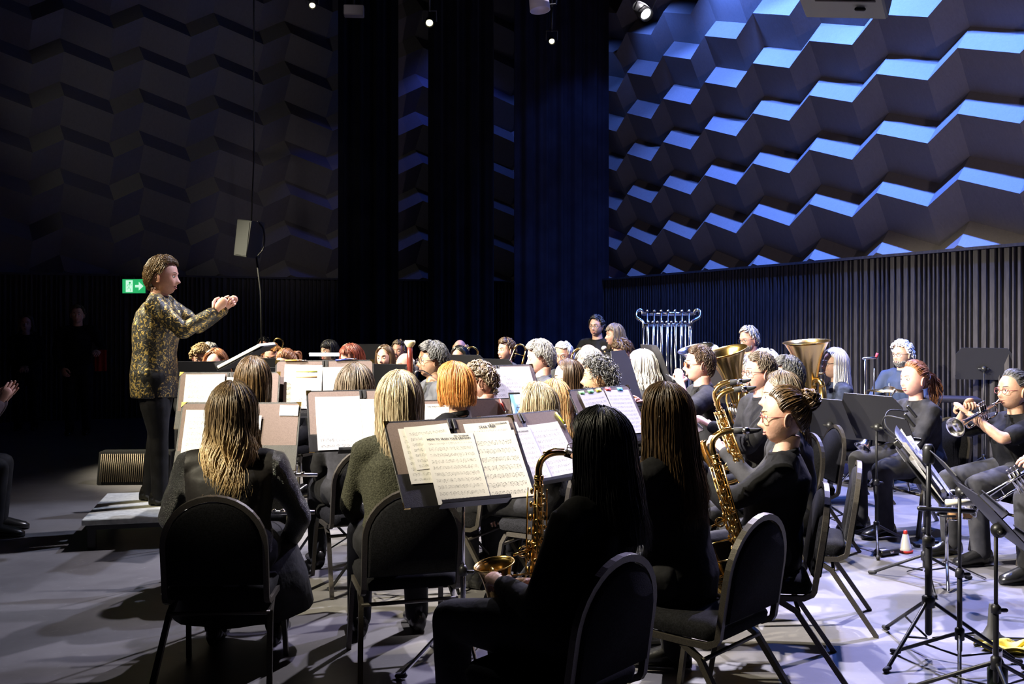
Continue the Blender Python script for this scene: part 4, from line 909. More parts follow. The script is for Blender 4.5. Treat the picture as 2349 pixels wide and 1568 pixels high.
P('fair', 1796, 855, 447, 84, 'person with very long light brown hair playing alto saxophone, behind the player with the bun', 'the saxophonist with very long light hair', 'f', HL(col='mousy', n=1600, L=.62, wave=.006, spread=.05, rad=.002), 'fair', CHARCOAL, PANTS, wr=(.06, .28, .62), wl=(-.03, .36, .84), lean=.06, smile=.3)
# ---- middle rows
P('straight', 580, 824, 395, 12, 'person with straight dark golden hair behind the wavy-haired player, seen from behind', 'the player with straight dark golden hair', 'f', HL(col='bronze', n=1700, L=.42, spread=.02, rad=.0019, wave=.002, vol=.024))
P('curlybob', 814, 842, 390, 24, 'person with a tousled brown bob, seen from behind beside the olive sweater', 'the player with the tousled brown bob', 'f', ('bob', 'mousy', dict(n=1700, L=.13, wave=.016, spread=.03, rad=.002, vol=.03)), shirt=CHARCOAL, fat=1.1)
P('copper', 1043, 838, 395, 62, 'person with a smooth copper-blonde bob behind the dark folder', 'the player with the copper bob', 'f', ('bob', 'orange', dict(n=1700, L=.11, spread=.0, rad=.002, vol=.028)))
P('curlyman', 1104, 832, 355, 88, 'person with curly light brown hair and dark glasses looking down beside the copper bob', 'the curly-haired player in dark glasses', 'm', ('curly', 'mousy', dict(n=260, L=.03, lk=.012, rad=.005, vol=.026)), 'pink', glasses='dark', hp=-14, arms='clar')
P('elder', 1233, 884, 412, 58, 'person with short pale blonde-white hair and glasses behind the right front folder', 'the player with pale white-blonde hair', 'f', ('bob', 'ash', dict(n=2000, L=.07, spread=.01, wave=.006, rad=.0018, vol=.026)), glasses='dark', pants=CHARCOAL)
P('straw', 1272, 874, 378, 62, 'person with straight strawberry blonde hair just beyond the white-blonde head', 'the player with strawberry blonde hair', 'f', HL(col='strawberry', n=1500, L=.26, spread=.03, rad=.002))
P('clarinet', 1305, 826, 322, 92, 'person with long brown hair and glasses playing clarinet in profile', 'the clarinettist in profile with long brown hair', 'f', HL(col='brown', n=1000, L=.32, spread=.02, rad=.0028), shirt=GREYSHIRT, arms='clar', glasses='dark', hp=-6)
P('curls', 1374, 822, 352, 84, 'person with shiny black ringlets and a beard holding a bass clarinet, in profile', 'the bearded player with black ringlets', 'm', ('curly', 'salt', dict(n=620, L=.055, lk=.011, rad=.0028, vol=.03)), 'olive', CHARCOAL, beard='dark', arms='clar', smile=.7)
P('bangs', 1352, 803, 278, 96, 'person with a greying blonde fringe bob behind the black ringlets', 'the player with the greying fringe bob', 'f', ('bob', 'grey', dict(n=900, L=.12, rad=.003, bangs=True, vol=.03)), 'pink', smile=.7)
P('thinning', 1352, 788, 250, 100, 'person with thin ginger hair showing above the fringe bob', 'the player with thin ginger hair', 'm', ('fringe', 'orange', dict(n=160, rad=.006)), 'pink')
P('bassoonist', 992, 787, 318, 112, 'person in glasses and dark grey shirt smiling beside the bassoon', 'the smiling bassoonist', 'm', ('short', 'salt', dict(n=2300, lk=.06, rad=.0019, vol=.026)), 'tan', GREYSHIRT, glasses='dark', smile=1, wr=(.2, .2, .62), wl=(-.05, .24, .85))
P('redbob', 806, 793, 255, 140, 'person with a shaggy dark red bob facing the conductor', 'the player with the dark red bob', 'f', ('bob', 'red', dict(n=800, L=.09, rad=.004, vol=.028, bangs=True, wave=.006)), 'pink', hp=-8)
P('baldplayer', 932, 808, 245, 130, 'person with a bald pink head left of the bassoon', 'the bald player left of the bassoon', 'm', ('fringe', 'grey', dict(n=140, rad=.006)), 'pink')
P('darkcurls', 1056, 795, 228, 150, 'person with long dark curls whose mouth is hidden by a music stand', 'the player with long dark curls', 'f', HL(col='black', n=240, L=.22, wave=.014, rad=.007, spread=.04), 'pink', GREYSHIRT)
P('ginger', 1056, 778, 190, 150, 'person with thinning pale red hair behind the long dark curls', 'the player with thinning pale red hair', 'm', ('fringe', 'strawberry', dict(n=120, rad=.007)), 'pink')
P('boyish', 1162, 777, 207, 128, 'person with a short brown crop smiling beside an upright trombone', 'the trombonist with the short brown crop', 'f', ('short', 'brown', dict(n=240, lk=.06, rad=.007, vol=.022, part=30)), 'pink', GREYSHIRT, smile=1, arms='bone')
P('greyman', 1240, 783, 292, 98, 'person with wavy grey hair and an open dark shirt smiling in profile', 'the wavy grey-haired player in profile', 'm', ('short', 'grey', dict(n=2300, lk=.06, rad=.0019, vol=.026)), 'pink', GREYSHIRT, smile=.8, hp=-10, arms='clar')
P('whitehair', 1294, 785, 232, 150, 'person with white hair and glasses playing, facing the camera', 'the white-haired player in glasses', 'm', ('short', 'white', dict(n=240, lk=.05, rad=.007)), 'pink', GREYSHIRT, glasses='dark', hp=-10, arms='clar')
P('standing', 1369, 724, 195, 140, 'person in glasses and a black shirt standing at the back with a mallet', 'the standing percussionist', 'm', ('short', 'black', dict(n=240, lk=.04, rad=.007)), 'fair', BLACKCLOTH, glasses='dark', seat=False, arms='perc', smile=.1, hy=10)
P('standinglady', 1411, 743, 205, 104, 'person with shoulder-length brown hair standing beside the percussionist in glasses', 'the percussionist with brown shoulder-length hair', 'f', ('bob', 'mousy', dict(n=260, L=.17, rad=.007, bangs=True, wave=.006)), 'pink', BLACKCLOTH, seat=False, arms='perc', smile=.9)
P('lookdown', 1430, 779, 222, 118, 'person with side-swept brown hair looking down left of the white curls', 'the player with side-swept brown hair', 'm', ('short', 'brown', dict(n=260, lk=.07, rad=.007, vol=.022)), 'pink', hp=-24)
P('whitecurls', 1474, 808, 302, 70, 'person with long bright white curls and a grey jumper', 'the player with long white curls', 'f', ('long', 'white', dict(n=1000, L=.24, wave=.016, rad=.003, spread=.05, vol=.03)), 'fair', GREYSHIRT)
P('redlens', 1606, 794, 330, 92, 'person in red-lensed sunglasses with one bare forearm raised over the music', 'the player in red-lensed sunglasses', 'm', ('short', 'brown', dict(n=2300, lk=.03, rad=.0018, vol=.013)), 'pink', CHARCOAL, glasses='red', smile=.9, sleeves='short', wr=(.10, .42, .92), wl=(-.22, .22, 1.09), elbow=(.5, -.7, -1), hcurl=.8)
P('greycap', 1624, 789, 275, 100, 'person with smooth white hair behind the red-lensed sunglasses', 'the player with smooth white hair', 'm', ('short', 'white', dict(n=260, lk=.05, rad=.006)), 'pink', arms='brass')
P('bearded', 1719, 749, 226, 118, 'person with grey beard in a checked shirt, in front of the slatted wall', 'the bearded percussionist in a checked shirt', 'm', ('short', 'grey', dict(n=260, lk=.045, rad=.006)), 'pink', PLAID, beard='full', glasses='dark', arms='perc', hp=-12, smile=.1, seatz=.60)
P('euphonist', 1712, 817, 300, 98, 'person with grey hair holding the brass euphonium, profile partly hidden by glasses wearer', 'the grey-haired euphonium player', 'm', ('short', 'grey', dict(n=300, lk=.05, rad=.006)), 'pink', BLACKCLOTH, arms='brass')
P('whitetop', 1757, 805, 258, 96, 'person with thick white hair beneath the big tuba bell', 'the white-haired tuba player', 'm', ('short', 'white', dict(n=300, lk=.06, rad=.007, vol=.03)), 'pink', arms='brass')
P('goatee', 1745, 808, 368, 100, 'person with receding hair, dark glasses and grey goatee playing saxophone', 'the saxophonist with the grey goatee', 'm', ('short', 'mousy', dict(n=2000, lk=.035, rad=.0018, vol=.010)), 'pink', CHARCOAL, beard='goatee', glasses='dark', wr=(.1, .30, .66), wl=(0, .36, .86), smile=.2)
P('darkwaves', 1806, 820, 340, 92, 'person with short wavy dark grey hair behind the very long light hair', 'the player with short wavy dark hair', 'm', ('short', 'salt', dict(n=2300, lk=.05, rad=.0019, vol=.022)), 'pink', BLACKCLOTH, arms='sax')
P('laughing', 1916, 800, 272, 96, 'person with long white-blonde hair and glasses laughing, in a navy cardigan', 'the laughing player in the navy cardigan', 'f', ('long', 'white', dict(n=1000, L=.34, rad=.003, spread=.03)), 'fair', NAVY, glasses='dark', smile=1, arms='lap')
P('drummer', 2070, 783, 236, 122, 'person with curly white hair and beard lit blue at the drum kit', 'the blue-lit drummer', 'm', ('curly', 'white', dict(n=240, L=.04, lk=.012, rad=.006, vol=.03)), 'fair', BLUESHIRT, beard='full', glasses='dark', arms='perc', smile=.2, seatz=.5)
P('ponytail', 2098, 830, 318, 108, 'person with a curly brown ponytail holding a trumpet, charcoal top and wide trousers', 'the trumpeter with the curly ponytail', 'f', ('pony', 'auburn', dict(n=1000, rad=.003, L=.24, wave=.012, vol=.018)), 'pink', CHARCOAL, GREYPANTS, smile=.5, wr=(.02, .30, .86), wl=(-.06, .32, .80), sleeves='three', fat=1.18, vox=.013, hcurl=.8, kneez=(.02, -.02))
P('wristwatch', 2326, 850, 358, 104, 'person in glasses and a black blouse playing trumpet at the right edge', 'the trumpeter in glasses at the right edge', 'f', ('pony', 'salt', dict(n=1000, rad=.003, L=.12, vol=.014)), 'tan', BLACKCLOTH, GREYPANTS, glasses='pink', smile=.1, wr=(.05, .36, .95), wl=(-.03, .40, .925), sleeves='short', fat=1.12, vox=.013, hcurl=.9, elbow=(.9, -.2, -.8))
P('edge', 2520, 905, 400, 106, 'person cut off by the right edge, only knees and shoes in view', 'the player cut off by the right edge', 'm', ('short', 'brown', dict(n=200, rad=.007)), 'pink', BLACKCLOTH, GREYPANTS, wr=(.02, .42, .72), wl=(-.05, .46, .70), vox=.014)
# ---- far left rows
P('frizzy', 462, 790, 232, 190, 'person with frizzy blonde curls behind the conductor, head bowed', 'the player with frizzy blonde curls', 'f', ('curly', 'blonde', dict(n=200, L=.04, lk=.014, rad=.006, vol=.03)), 'pink', hp=-20)
P('silver', 482, 787, 212, 186, 'person with smooth silver-white hair behind the frizzy blonde curls', 'the player with silver-white hair', 'm', ('short', 'white', dict(n=220, lk=.05, rad=.007)), 'pink', hp=-14)
P('chestnut', 496, 803, 262, 176, 'person with copper hair bowed low behind the open score', 'the player with copper hair by the score', 'f', ('bob', 'auburn', dict(n=260, L=.12, rad=.007, vol=.024)), 'pink', hp=-16)
P('darkglasses', 608, 774, 186, 176, 'person with dark cropped hair and glasses beside the left trombone', 'the dark-haired trombonist in glasses', 'm', ('short', 'black', dict(n=200, lk=.03, rad=.007)), 'pink', GREYSHIRT, glasses='dark', arms='bone')
P('sandy', 626, 789, 228, 160, 'person with short sandy hair turned sideways behind a stand desk', 'the player with short sandy hair', 'm', ('short', 'orange', dict(n=220, lk=.05, rad=.007)), 'pink', hy=20, hp=-14)
P('clip', 658, 803, 262, 158, 'person with clipped-back brown hair and bowed forehead right of the sandy hair', 'the player with clipped-back brown hair', 'f', ('pony', 'auburn', dict(n=260, rad=.007, L=.16)), 'pink', hp=-24)
P('lamplit', 755, 781, 205, 168, 'person with black hair and pale top lit by the bright stand lamp', 'the player lit by the bright stand lamp', 'f', ('bob', 'black', dict(n=240, L=.08, rad=.007, bangs=True)), 'fair', mat('pale cloth', (.6, .6, .58), .8), hy=-30)
P('purple', 884, 793, 222, 158, 'person with long dark hair left of the bald head', 'the player with long dark hair left of the bald head', 'f', HL(col='brown', n=220, L=.26, rad=.008), 'pink')
P('farman', 916, 781, 188, 160, 'person with short brown hair in the back row near the black desk', 'the short-haired back-row player near the black desk', 'm', ('short', 'mousy', dict(n=200, lk=.05, rad=.007)), 'pink')
# ---- in the dark at the left
DIM = mat('plum cloth', (.05, .03, .035), .9, bump=.3)
P('usher', 60, 722, 165, 200, 'person standing in the dark left of the doorway with hands clasped', 'the person with clasped hands', 'f', ('bob', 'brown', dict(n=140, L=.12, rad=.008)), 'pink', BLACKCLOTH, seat=False, wr=(.04, .24, .90), wl=(-.04, .24, .90))
P('helper', 178, 700, 172, 196, 'person standing in the dark with one arm held out toward a red cloth', 'the person with one arm held out', 'm', ('short', 'brown', dict(n=140, rad=.008)), 'pink', BLACKCLOTH, seat=False, wr=(.18, .1, .9), wl=(-.30, .3, 1.12))
P('clapper', -140, 890, 330, -70, 'person of the audience at the left edge clapping, hands in view', 'the clapping audience member', 'm', ('short', 'brown', dict(n=140, rad=.008)), 'pink', DIM, wr=(.05, .42, .93), wl=(-.03, .44, .94), hands=(((-.1, .5, .8), (-.9, .1, .1), .15), ((.1, .5, .8), (.9, .1, .1), .15)), elbow=(.6, -.3, -1))
CHOFF = {'black': (-.10, -.05, 0), 'brown': (.04, -.06, 0), 'bun': (-.06, -.02, 0), 'fair': (.0, -.04, 0)}
CHROT = {'fair': 74, 'bun': 79}
NOCHAIR = ('conductor', 'standing', 'standinglady', 'usher', 'helper', 'bearded', 'drummer')
for k, q in PEOPLE.items():
    if k in NOCHAIR: continue
    l = pw(k, (0, -.02, 0)) + Vector(CHOFF.get(k, (0, 0, 0))); l.z = 0
    chair(l, CHROT.get(k, q['a']), 'black round-backed stacking chair under ' + q['who'])
for k, zz, nm in (('bearded', .60, 'tall black stool under the bearded percussionist'), ('drummer', .50, 'black drum throne under the blue-lit drummer')):
    t = thing('stool', pw(k, (0, -.02, 0)), 0, nm, 'stool'); b = MB(); b.lathe([(.001, zz - .055), (.15, zz - .055), (.165, zz - .04), (.165, zz - .01), (.15, zz), (.001, zz)], 24); b.build('seat', SEATCL, t)
    b = MB(); b.tube([(0, 0, .15), (0, 0, zz - .05)], .015, 10); b.build('post', CHROME, t)
    for i in range(3): b = MB(); b.caps([(0, 0, zz * .5), (.2 * math.cos(i * 2.094), .2 * math.sin(i * 2.094), .012)], .011, 8); b.build('leg', CHROME, t)
# ================================================================ stands, folders and music
S = {}
def station(key, px, py, s, a, tilt, who, where, chrome=False, w=.62, h=.36, pocket=(.11, .11), a0=.4, corners=True, flabel=None):
    M = stand(px, py, s, a, tilt, 'folding music stand holding ' + where, 'wire', w=.50, h=.30, chrome=chrome, a0=a0, spread=.27, hub=.30, group='folding music stands of the front rows')
    folder(M, flabel or ('black music folder, ' + where), w, h, pocket, corners=corners)
    S[key] = M @ Matrix.Translation((0, .004, .002)); return S[key]
M = station('wavy', 538, 1082, 462, 1, 24, 'the wavy-haired player', 'the left front folder', pocket=(.10, .13))
sheet(M, -.155, .03, .0125, .235, .285, 0, 'music page on the left half of the left front folder'); sheet(M, .012, .03, .0125, .19, .255, -1, 'music page behind the wavy hair on the left front folder')
sheet(M, .245, .285, .009, .095, .055, -1, 'small blank card tucked in the top right of the left front folder', blank=True, name='card')
pen(M, -.10, .345, 0, (.02, .02, .02), 'black marker with yellow tip clipped on the left front folder')
M = station('straight', 518, 985, 382, 4, 22, 'the player with straight dark golden hair', 'the far left folder beside the conductor')
sheet(M, -.145, .05, .0125, .235, .29, 0, 'music page on the far left folder beside the conductor'); sheet(M, .09, .06, .0125, .22, .26, -1, 'music page next to the dark golden hair')
M = station('lit', 745, 955, 372, 10, 20, 'the player with the tousled brown bob', 'the colourfully marked pages', flabel='black music folder holding highlighter-marked pages')
o = sheet(M, -.14, .045, .0125, .23, .28, -2, 'highlighter-marked music page, left of two'); o2 = sheet(M, .10, .05, .0125, .22, .26, 1, 'music page right of the highlighter-marked one'); 
for y, c_ in ((.24, (.75, .85, .15)), (.205, (.9, .5, .2))):
    b = MB(); b.box((.02, y, .0035), (.13, .012, .0006)); b.build('highlighter_stripe', mat('highlighter %.2f' % y, c_, .7), o)
pen(M, -.18, .355, 0, (.75, .3, .05), 'orange pencil on top of the highlighter-marked folder'); pen(M, .13, .36, 4, (.03, .05, .3), 'blue pen on top of the highlighter-marked folder')
M = station('olive', 842, 1035, 430, 17, 30, 'the player in the olive sweater', 'the folder left of the olive sweater', pocket=(.10, .10))
sheet(M, -.14, .005, .0135, .24, .31, 0, 'bright music page left of the olive sweater'); sheet(M, .085, .03, .0125, .23, .265, -1, 'second music page beside the blonde-grey hair')
M = station('mid', 1078, 1050, 402, 20, 28, 'the player with pale white-blonde hair', 'the folder with a tablet', pocket=(.10, .10), corners=False)
sheet(M, -.13, .09, .0125, .22, .24, 0, 'music page with a bold title on the folder with a tablet', title='THE PHANTOM OF THE OPERA'); sheet(M, -.06, .05, .015, .21, .23, 1, 'smaller music page overlapping the bold-titled one')
t = thing('tablet', None, 0, 'pale blue lit tablet at the right edge of the folder with a pencil', 'tablet', M=M @ Matrix.Translation((.335, .19, .012)))
b = MB(); b.box((0, .08, 0), (.085, .24, .008), bev=.003); b.build('case', PLASTIC, t, smooth=False); b = MB(); b.box((0, .08, .0047), (.07, .21, .001)); b.build('screen', mat('lit blue screen', (.05, .1, .2), .3, emit=(.25, .5, 1), estr=.55), t)
pen(M, .245, .30, -75, (.8, .08, .04), 'red pencil standing in the folder with a tablet', L=.1)
M = station('front', 1086, 1156, 562, 28, 36, '', 'the large front folder', chrome=1, h=.40, pocket=(.15, .15), a0=.9)
sheet(M, -.14, .10, .0125, .225, .255, 0, 'music page half hidden at the left of the large front folder', si=1); sheet(M, -.115, .165, .014, .20, .2, 3, 'hidden music page peeping out at the top of the large front folder', si=2)
sheet(M, -.045, -.005, .018, .235, .322, -1, 'front music page in the middle of the large front folder, long title on top', title='HOW TO TRAIN YOUR DRAGON', sub='Alto Saxophone', si=3)
sheet(M, .165, .075, .0125, .22, .29, 1.5, 'music page with a two-word title at upper right of the large front folder', title='STAR TREK', si=1, sub='ALTO SAXOPHONE'); sheet(M, .165, .0, .016, .225, .318, 0, 'music page at the lower right of the large front folder', si=2)
M = station('second', 1262, 1106, 452, 46, 34, '', 'the folder right of the large front folder', h=.40, pocket=(.12, .12), a0=.2)
sheet(M, -.175, .075, .0125, .23, .27, 0, 'rear page at the left of the folder beside the large front folder', title='THE PHANTOM OF THE OPERA', si=2); sheet(M, -.11, .01, .016, .23, .30, -1, 'front page in the middle of the folder beside the large front folder', title='HOW TO TRAIN YOUR DRAGON', si=3); sheet(M, .13, .02, .0125, .24, .30, 1, 'right-hand music page behind the black hair', si=1)
pen(M, .285, .33, -72, (.75, .9, .05), 'yellow highlighter on the folder beside the black hair', L=.10)
M = station('tabs', 1432, 1020, 405, 50, 30, 'the saxophonist with the braided bun', 'the folder with coloured tabs', a0=.1)
o = sheet(M, -.10, .05, .0125, .24, .28, 2, 'music page with green and yellow tabs', si=1); o2 = sheet(M, .13, .05, .0125, .24, .28, -3, 'music page with blue and red tabs', si=3)
for q, x, c_ in ((o, -.09, (.25, .7, .2)), (o, .0, (.2, .6, .25)), (o, .08, (.85, .75, .1)), (o2, -.08, (.8, .1, .1)), (o2, .04, (.1, .5, .8))):
    b = MB(); b.box((x, .285, .004), (.05, .022, .0008)); b.build('index_tab', mat('tab %.2f%.2f' % (c_[0], c_[1]), c_, .6), q)
M = station('back', 1172, 955, 352, 38, 26, 'the curly-haired player in dark glasses', 'the far folder right of the curly head')
sheet(M, -.11, .05, .0125, .25, .28, 0, 'music page on the far folder right of the curly head'); sheet(M, .13, .04, .0125, .25, .30, -1, 'music page leaning at the right of that far folder'); pen(M, -.12, .35, 3, (.03, .04, .4), 'blue pen on the far folder right of the curly head')
# solid desks
M = stand(1458, 935, 328, 62, 18, 'black music stand left of the white curls, tall desk', w=.36, h=.42)
M = stand(1585, 985, 372, 86, 22, 'music stand in front of the red-lensed sunglasses, pages edge-on', w=.5, h=.36, a0=1)
sheet(M, -.11, .02, .012, .24, .33, 0, 'pale music page edge-on before the red-lensed sunglasses'); sheet(M, .13, .02, .012, .24, .33, 2, 'second pale page edge-on on the same stand')
DESKS = [('black music stand seen from behind, left of the curly ponytail, beside the bun', 1918, 1003, 312, 128, 30, .50, .34, .6), ('silver-lit music stand seen from behind, in front of the curly ponytail', 2032, 1012, 345, 118, 28, .50, .36, .2)]
for lb, px, py, s, a, tl, w, h, a0 in DESKS:
    M = stand(px, py, s, a, tl, lb, w=w, h=h, a0=a0, spread=.30, hub=.16)
    sheet(M, .02 if s < 330 else .1, .02, .012, .28, .30, 0, 'white music page on the %s stand by the curly ponytail' % ('left' if s < 330 else 'silver-lit'))
M = stand(2165, 1150, 402, 67, 38, 'cluttered music stand with loose pages and clip lamps, right of the ponytail', w=.52, h=.40, a0=.3, spread=.31, hub=.16)
for i, (x, y, r_) in enumerate(((-.12, .04, 5), (.08, .05, -6), (0, .12, 12), (.15, .16, -20), (-.05, .20, 24), (.05, .02, 0))): sheet(M, x, y, .012 + .006 * i, .23, .27, r_, 'loose page number %d from the back in the pile on the cluttered stand' % (i + 1) if 0 else ('loose page, ' + ('bottom', 'second', 'third', 'fourth', 'fifth', 'topmost')[i] + ' of the pile on the cluttered stand'), curl=.03)
for i, (x, dx) in enumerate(((-.05, -.10), (.16, .12))):
    t = thing('clip_lamp', None, 0, 'black gooseneck clip lamp on the cluttered stand, ' + ('curving left' if i == 0 else 'curving right'), 'clip lamp', 'gooseneck clip lamps', M=M @ Matrix.Translation((x, .40, 0)))
    b = MB(); b.box((0, 0, .004), (.035, .05, .03), bev=.005); b.build('clip', PLASTIC, t, smooth=False)
    b = MB(); b.tube(spline([(0, .02, .01), (dx * .2, .12, .0), (dx * .9, .17, .06), (dx * 1.6, .10, .14)], 6), .0045, 8); b.build('gooseneck', RUBBER, t)
    b = MB(); b.box((dx * 1.7, .085, .155), (.05, .09, .018), bev=.006); b.build('lamp_head', PLASTIC, t, smooth=False)
M = stand(2262, 1172, 540, 75, 40, 'nearest tall music stand on the right, desk edge-on', w=.5, h=.30, a0=.1, spread=.31, hub=.17)
M = stand(2352, 1262, 590, 79, 42, 'music stand cut by the right edge, tilted desk seen from behind', w=.5, h=.33, a0=.4, spread=.31, hub=.17)
M = stand(2256, 870, 236, 158, 20, 'large black stand desk in front of the slatted wall at right', w=.50, h=.33, a0=.4)
# back-row desks
for lb, px, py, s, a, tl in (('wide black stand desk behind the dark red bob', 838, 846, 186, 178, 14), ('black stand desk left of the standing percussionist', 1395, 878, 236, 150, 20), ('black stand desk beside the tubular bells', 1520, 880, 300, 100, 20), ('black stand desk before the short brown crop', 1140, 893, 246, 150, 24), ('black stand desk before the player with long dark curls', 1066, 885, 250, 160, 24),
    ('black stand desk before the sandy hair', 600, 892, 240, 176, 20), ('black stand desk beneath the clipped-back hair', 660, 922, 296, 170, 30), ('black stand desk under the bright stand lamp', 752, 892, 236, 176, 30), ('black stand desk before the copper hair by the score', 462, 912, 282, 186, 20), ('black stand desk below the bald player', 905, 905, 262, 160, 30), ('black stand desk before the brass euphonium', 1668, 925, 296, 100, 24)):
    stand(px, py, s, a, tl, lb, w=.5, h=.32, a0=.5, group='black stand desks of the back rows')
# conductor's score
M = stand(520, 845, 330, -88, 62, 'score stand of the conductor with a nearly flat desk', w=.52, h=.34, a0=.2, group=None)
t = thing('score', None, 0, 'thick open score on the stand of the conductor', 'score', M=M @ Matrix.Translation((0, .01, .004)))
for sg in (-1, 1): b = MB(); b.box((sg * .13, .16, .012), (.25, .32, .022), bev=.004); b.build('page_block', PAPER, t, smooth=False)
b = MB(); b.box((0, .16, .0005), (.53, .33, .002)); b.build('cover', CHARCOAL, t, smooth=False)
# bright stand lamp
p = at(752, 812, 246); t = thing('stand_lamp', p, math.radians(-4), 'bright white bar lamp clipped above a stand desk in the left back row', 'lamp')
b = MB(); b.box((0, 0, 0), (.36, .03, .022), bev=.006); b.build('housing', PLASTIC, t, smooth=False); b = MB(); b.box((0, -.016, -.002), (.34, .004, .03)); b.build('light_bar', mat('lit lamp bar', (1, 1, 1), .5, emit=(.9, .95, 1), estr=9), t, smooth=False)
b = MB(); b.tube(spline([(.05, .01, -.01), (.05, .06, -.06), (.02, .04, -.16)], 5), .006, 8); b.build('gooseneck', RUBBER, t)
# ================================================================ instruments
flute(orient(pw('wavy', (0, .29, .625)), Vector(PEOPLE['wavy']['R'] @ V3(1, 0, 0))), 'silver flute held across the lap of the wavy-haired player')
flute(orient(at(655, 1088, 470) + Vector((-.18, 0, 0)), (1, .15, -.03)), 'silver flute resting on the stand right of the wavy-haired player')
def saxat(px, py, s, dirx, up, label, k, bell): return sax(orient(at(px, py, s), dirx, up), label, k, BRASS, bell)
saxat(1236, 1094, 640, (.93, .36, 0), (.12, 0, 1), 'brass alto saxophone of the black-haired player, black mouthpiece toward her', .98, .33)
saxat(1640, 1046, 545, (.93, -.22, .28), (-.26, .1, 1), 'brass alto saxophone of the player with the bun', 1.0, .10)
saxat(1652, 945, 450, (.9, -.2, .35), (-.28, .1, 1), 'brass alto saxophone of the player with very long light hair', 1.0, .14)
saxat(1645, 925, 385, (.9, -.2, .35), (-.28, .1, 1), 'brass tenor saxophone of the player with the grey goatee', 1.1, .20)
# bassoon
M = orient(at(940, 872, 322), (1, 0, 0), (.24, .03, 1)); t = thing('bassoon', None, 0, 'red-brown bassoon with an ivory ring standing before the smiling player', 'bassoon', M=M)
BW = mat('red maple', (.11, .018, .012), .25, var=.3, scale=8, coat=.3)
b = MB(); b.tube([(0, 0, -.55), (0, 0, 0), (0, 0, .14), (0, 0, .245)], [.030, .024, .021, .019], 18); b.tube([(.035, 0, -.55), (.035, 0, .02)], [.024, .018], 14); b.build('joint', BW, t)
b = MB(); b.lathe([(.019, .235), (.024, .24), (.038, .262), (.04, .275), (.034, .285), (.020, .28), (.016, .25)], 22); b.build('bell_ring', mat('ivory', (.75, .62, .35), .35), t)
b = MB(); b.lathe([(.026, z) if i % 2 else (.024, z) for i, z in enumerate((-.02, -.018, .0, .002))], 16); b.tube([(-.024, -.015, -.5), (-.022, -.015, .1)], .004, 6)
for i in range(8): key_cup(b, (0, -.026, -.5 + i * .07), (0, -1, 0), .011)
b.build('keywork', SILVER, t)
b = MB(); b.tube(spline([(.035, 0, .02), (.04, 0, .06), (.09, 0, .07), (.16, 0, .03)], 6), [.005] * 19, 8); b.build('crook', SILVER, t)
woodwind(orient(pw('clarinet', (0, .14, 1.085)), (1, 0, 0), Vector(PEOPLE['clarinet']['R'] @ V3(0, -.75, .65))), 'black clarinet played by the long-haired player in profile')
woodwind(orient(pw('whitehair', (0, .14, 1.12)), (1, 0, 0), Vector(PEOPLE['whitehair']['R'] @ V3(0, -.7, .7))), 'black clarinet of the white-haired player in glasses')
M = orient(at(1331, 905, 380), (1, 0, 0), (0, 0, 1)); t = thing('bass_clarinet', None, 0, 'bass clarinet with a curved silver neck before the bearded player', 'bass clarinet', M=M)
b = MB(); b.tube(spline([(.03, 0, .02), (.0, 0, .0), (-.02, 0, -.04), (-.035, 0, -.085), (-.03, 0, -.12)], 6), .009, 10); b.build('neck', SILVER, t); b = MB(); b.tube([(.03, 0, .02), (.055, 0, .03), (.075, 0, .034)], [.012, .011, .004], 10); b.build('mouthpiece', RUBBER, t)
b = MB(); b.tube([(-.03, 0, -.11), (-.03, 0, -.65)], [.016, .018], 14); b.build('body_tube', mat('grenadilla black', (.02, .018, .018), .3), t)
b = MB()
for i in range(9): key_cup(b, (-.03, -.019, -.16 - i * .05), (0, -1, 0), .011)
b.build('keywork', SILVER, t)
flute(orient(at(1292, 922, 360), (-.6, .55, -.5)), 'silver flute slanting before the long-haired clarinettist') if 0 else None
# trombones: bell bow up
def bone(px, py, s, lean, label):
    x = Vector((-.25, .12, -1)).normalized(); M = orient(at(px, py, s), x, Vector((1, -.1, lean))); trombone(M @ Matrix.Translation((.31, -.12, -.04)), label)
bone(641, 776, 190, .1, 'brass trombone with its bow raised, beside the dark-haired player in glasses'); bone(1196, 790, 214, .2, 'brass trombone upright between the short crop and the wavy grey hair'); bone(1086, 796, 222, .2, 'brass trombone right of the long dark curls'); bone(1333, 800, 262, .3, 'brass trombone behind the greying fringe bob')
# low brass
def low(px, py, s, ax, fw, label, metal, k, cat): lowbrass(orient(at(px, py, s), fw, ax), label, metal, k, cat)
low(1627, 930, 282, (-.5, -.25, .85), (-.9, -.3, -.3), 'silver euphonium with its bell left of the red-lensed sunglasses', SILVER, .85, 'euphonium')
low(1705, 962, 312, (-.62, -.25, .78), (-.9, -.3, -.3), 'brass euphonium with a flared bell in the middle of the brass section', BRASS, .92, 'euphonium')
low(1862, 958, 272, (-.28, -.12, .95), (-.95, -.3, -.1), 'large brass tuba with its bell against the slatted wall', BRASS, 1.12, 'tuba')
# trumpets
P_ = PEOPLE['wristwatch']; mo = Vector(P_['R'] @ (P_['c'] + P_['Rh'] @ V3(0, .10, -.064))) + P_['loc']
trumpet(orient(mo, at(2162, 992, 378) - mo), 'silver trumpet played at the right edge by the player in glasses')
P_ = PEOPLE['ponytail']; mo = Vector(P_['R'] @ (P_['c'] + P_['Rh'] @ V3(0, .16, -.07))) + P_['loc']
trumpet(orient(mo, Vector((-.55, -.25, -.75))), 'silver trumpet lowered from the lips of the curly ponytail player')
trumpet(orient(at(2400, 1050, 420), at(2322, 1098, 420) - at(2400, 1050, 420)), 'silver trumpet whose bell pokes in at the right edge')
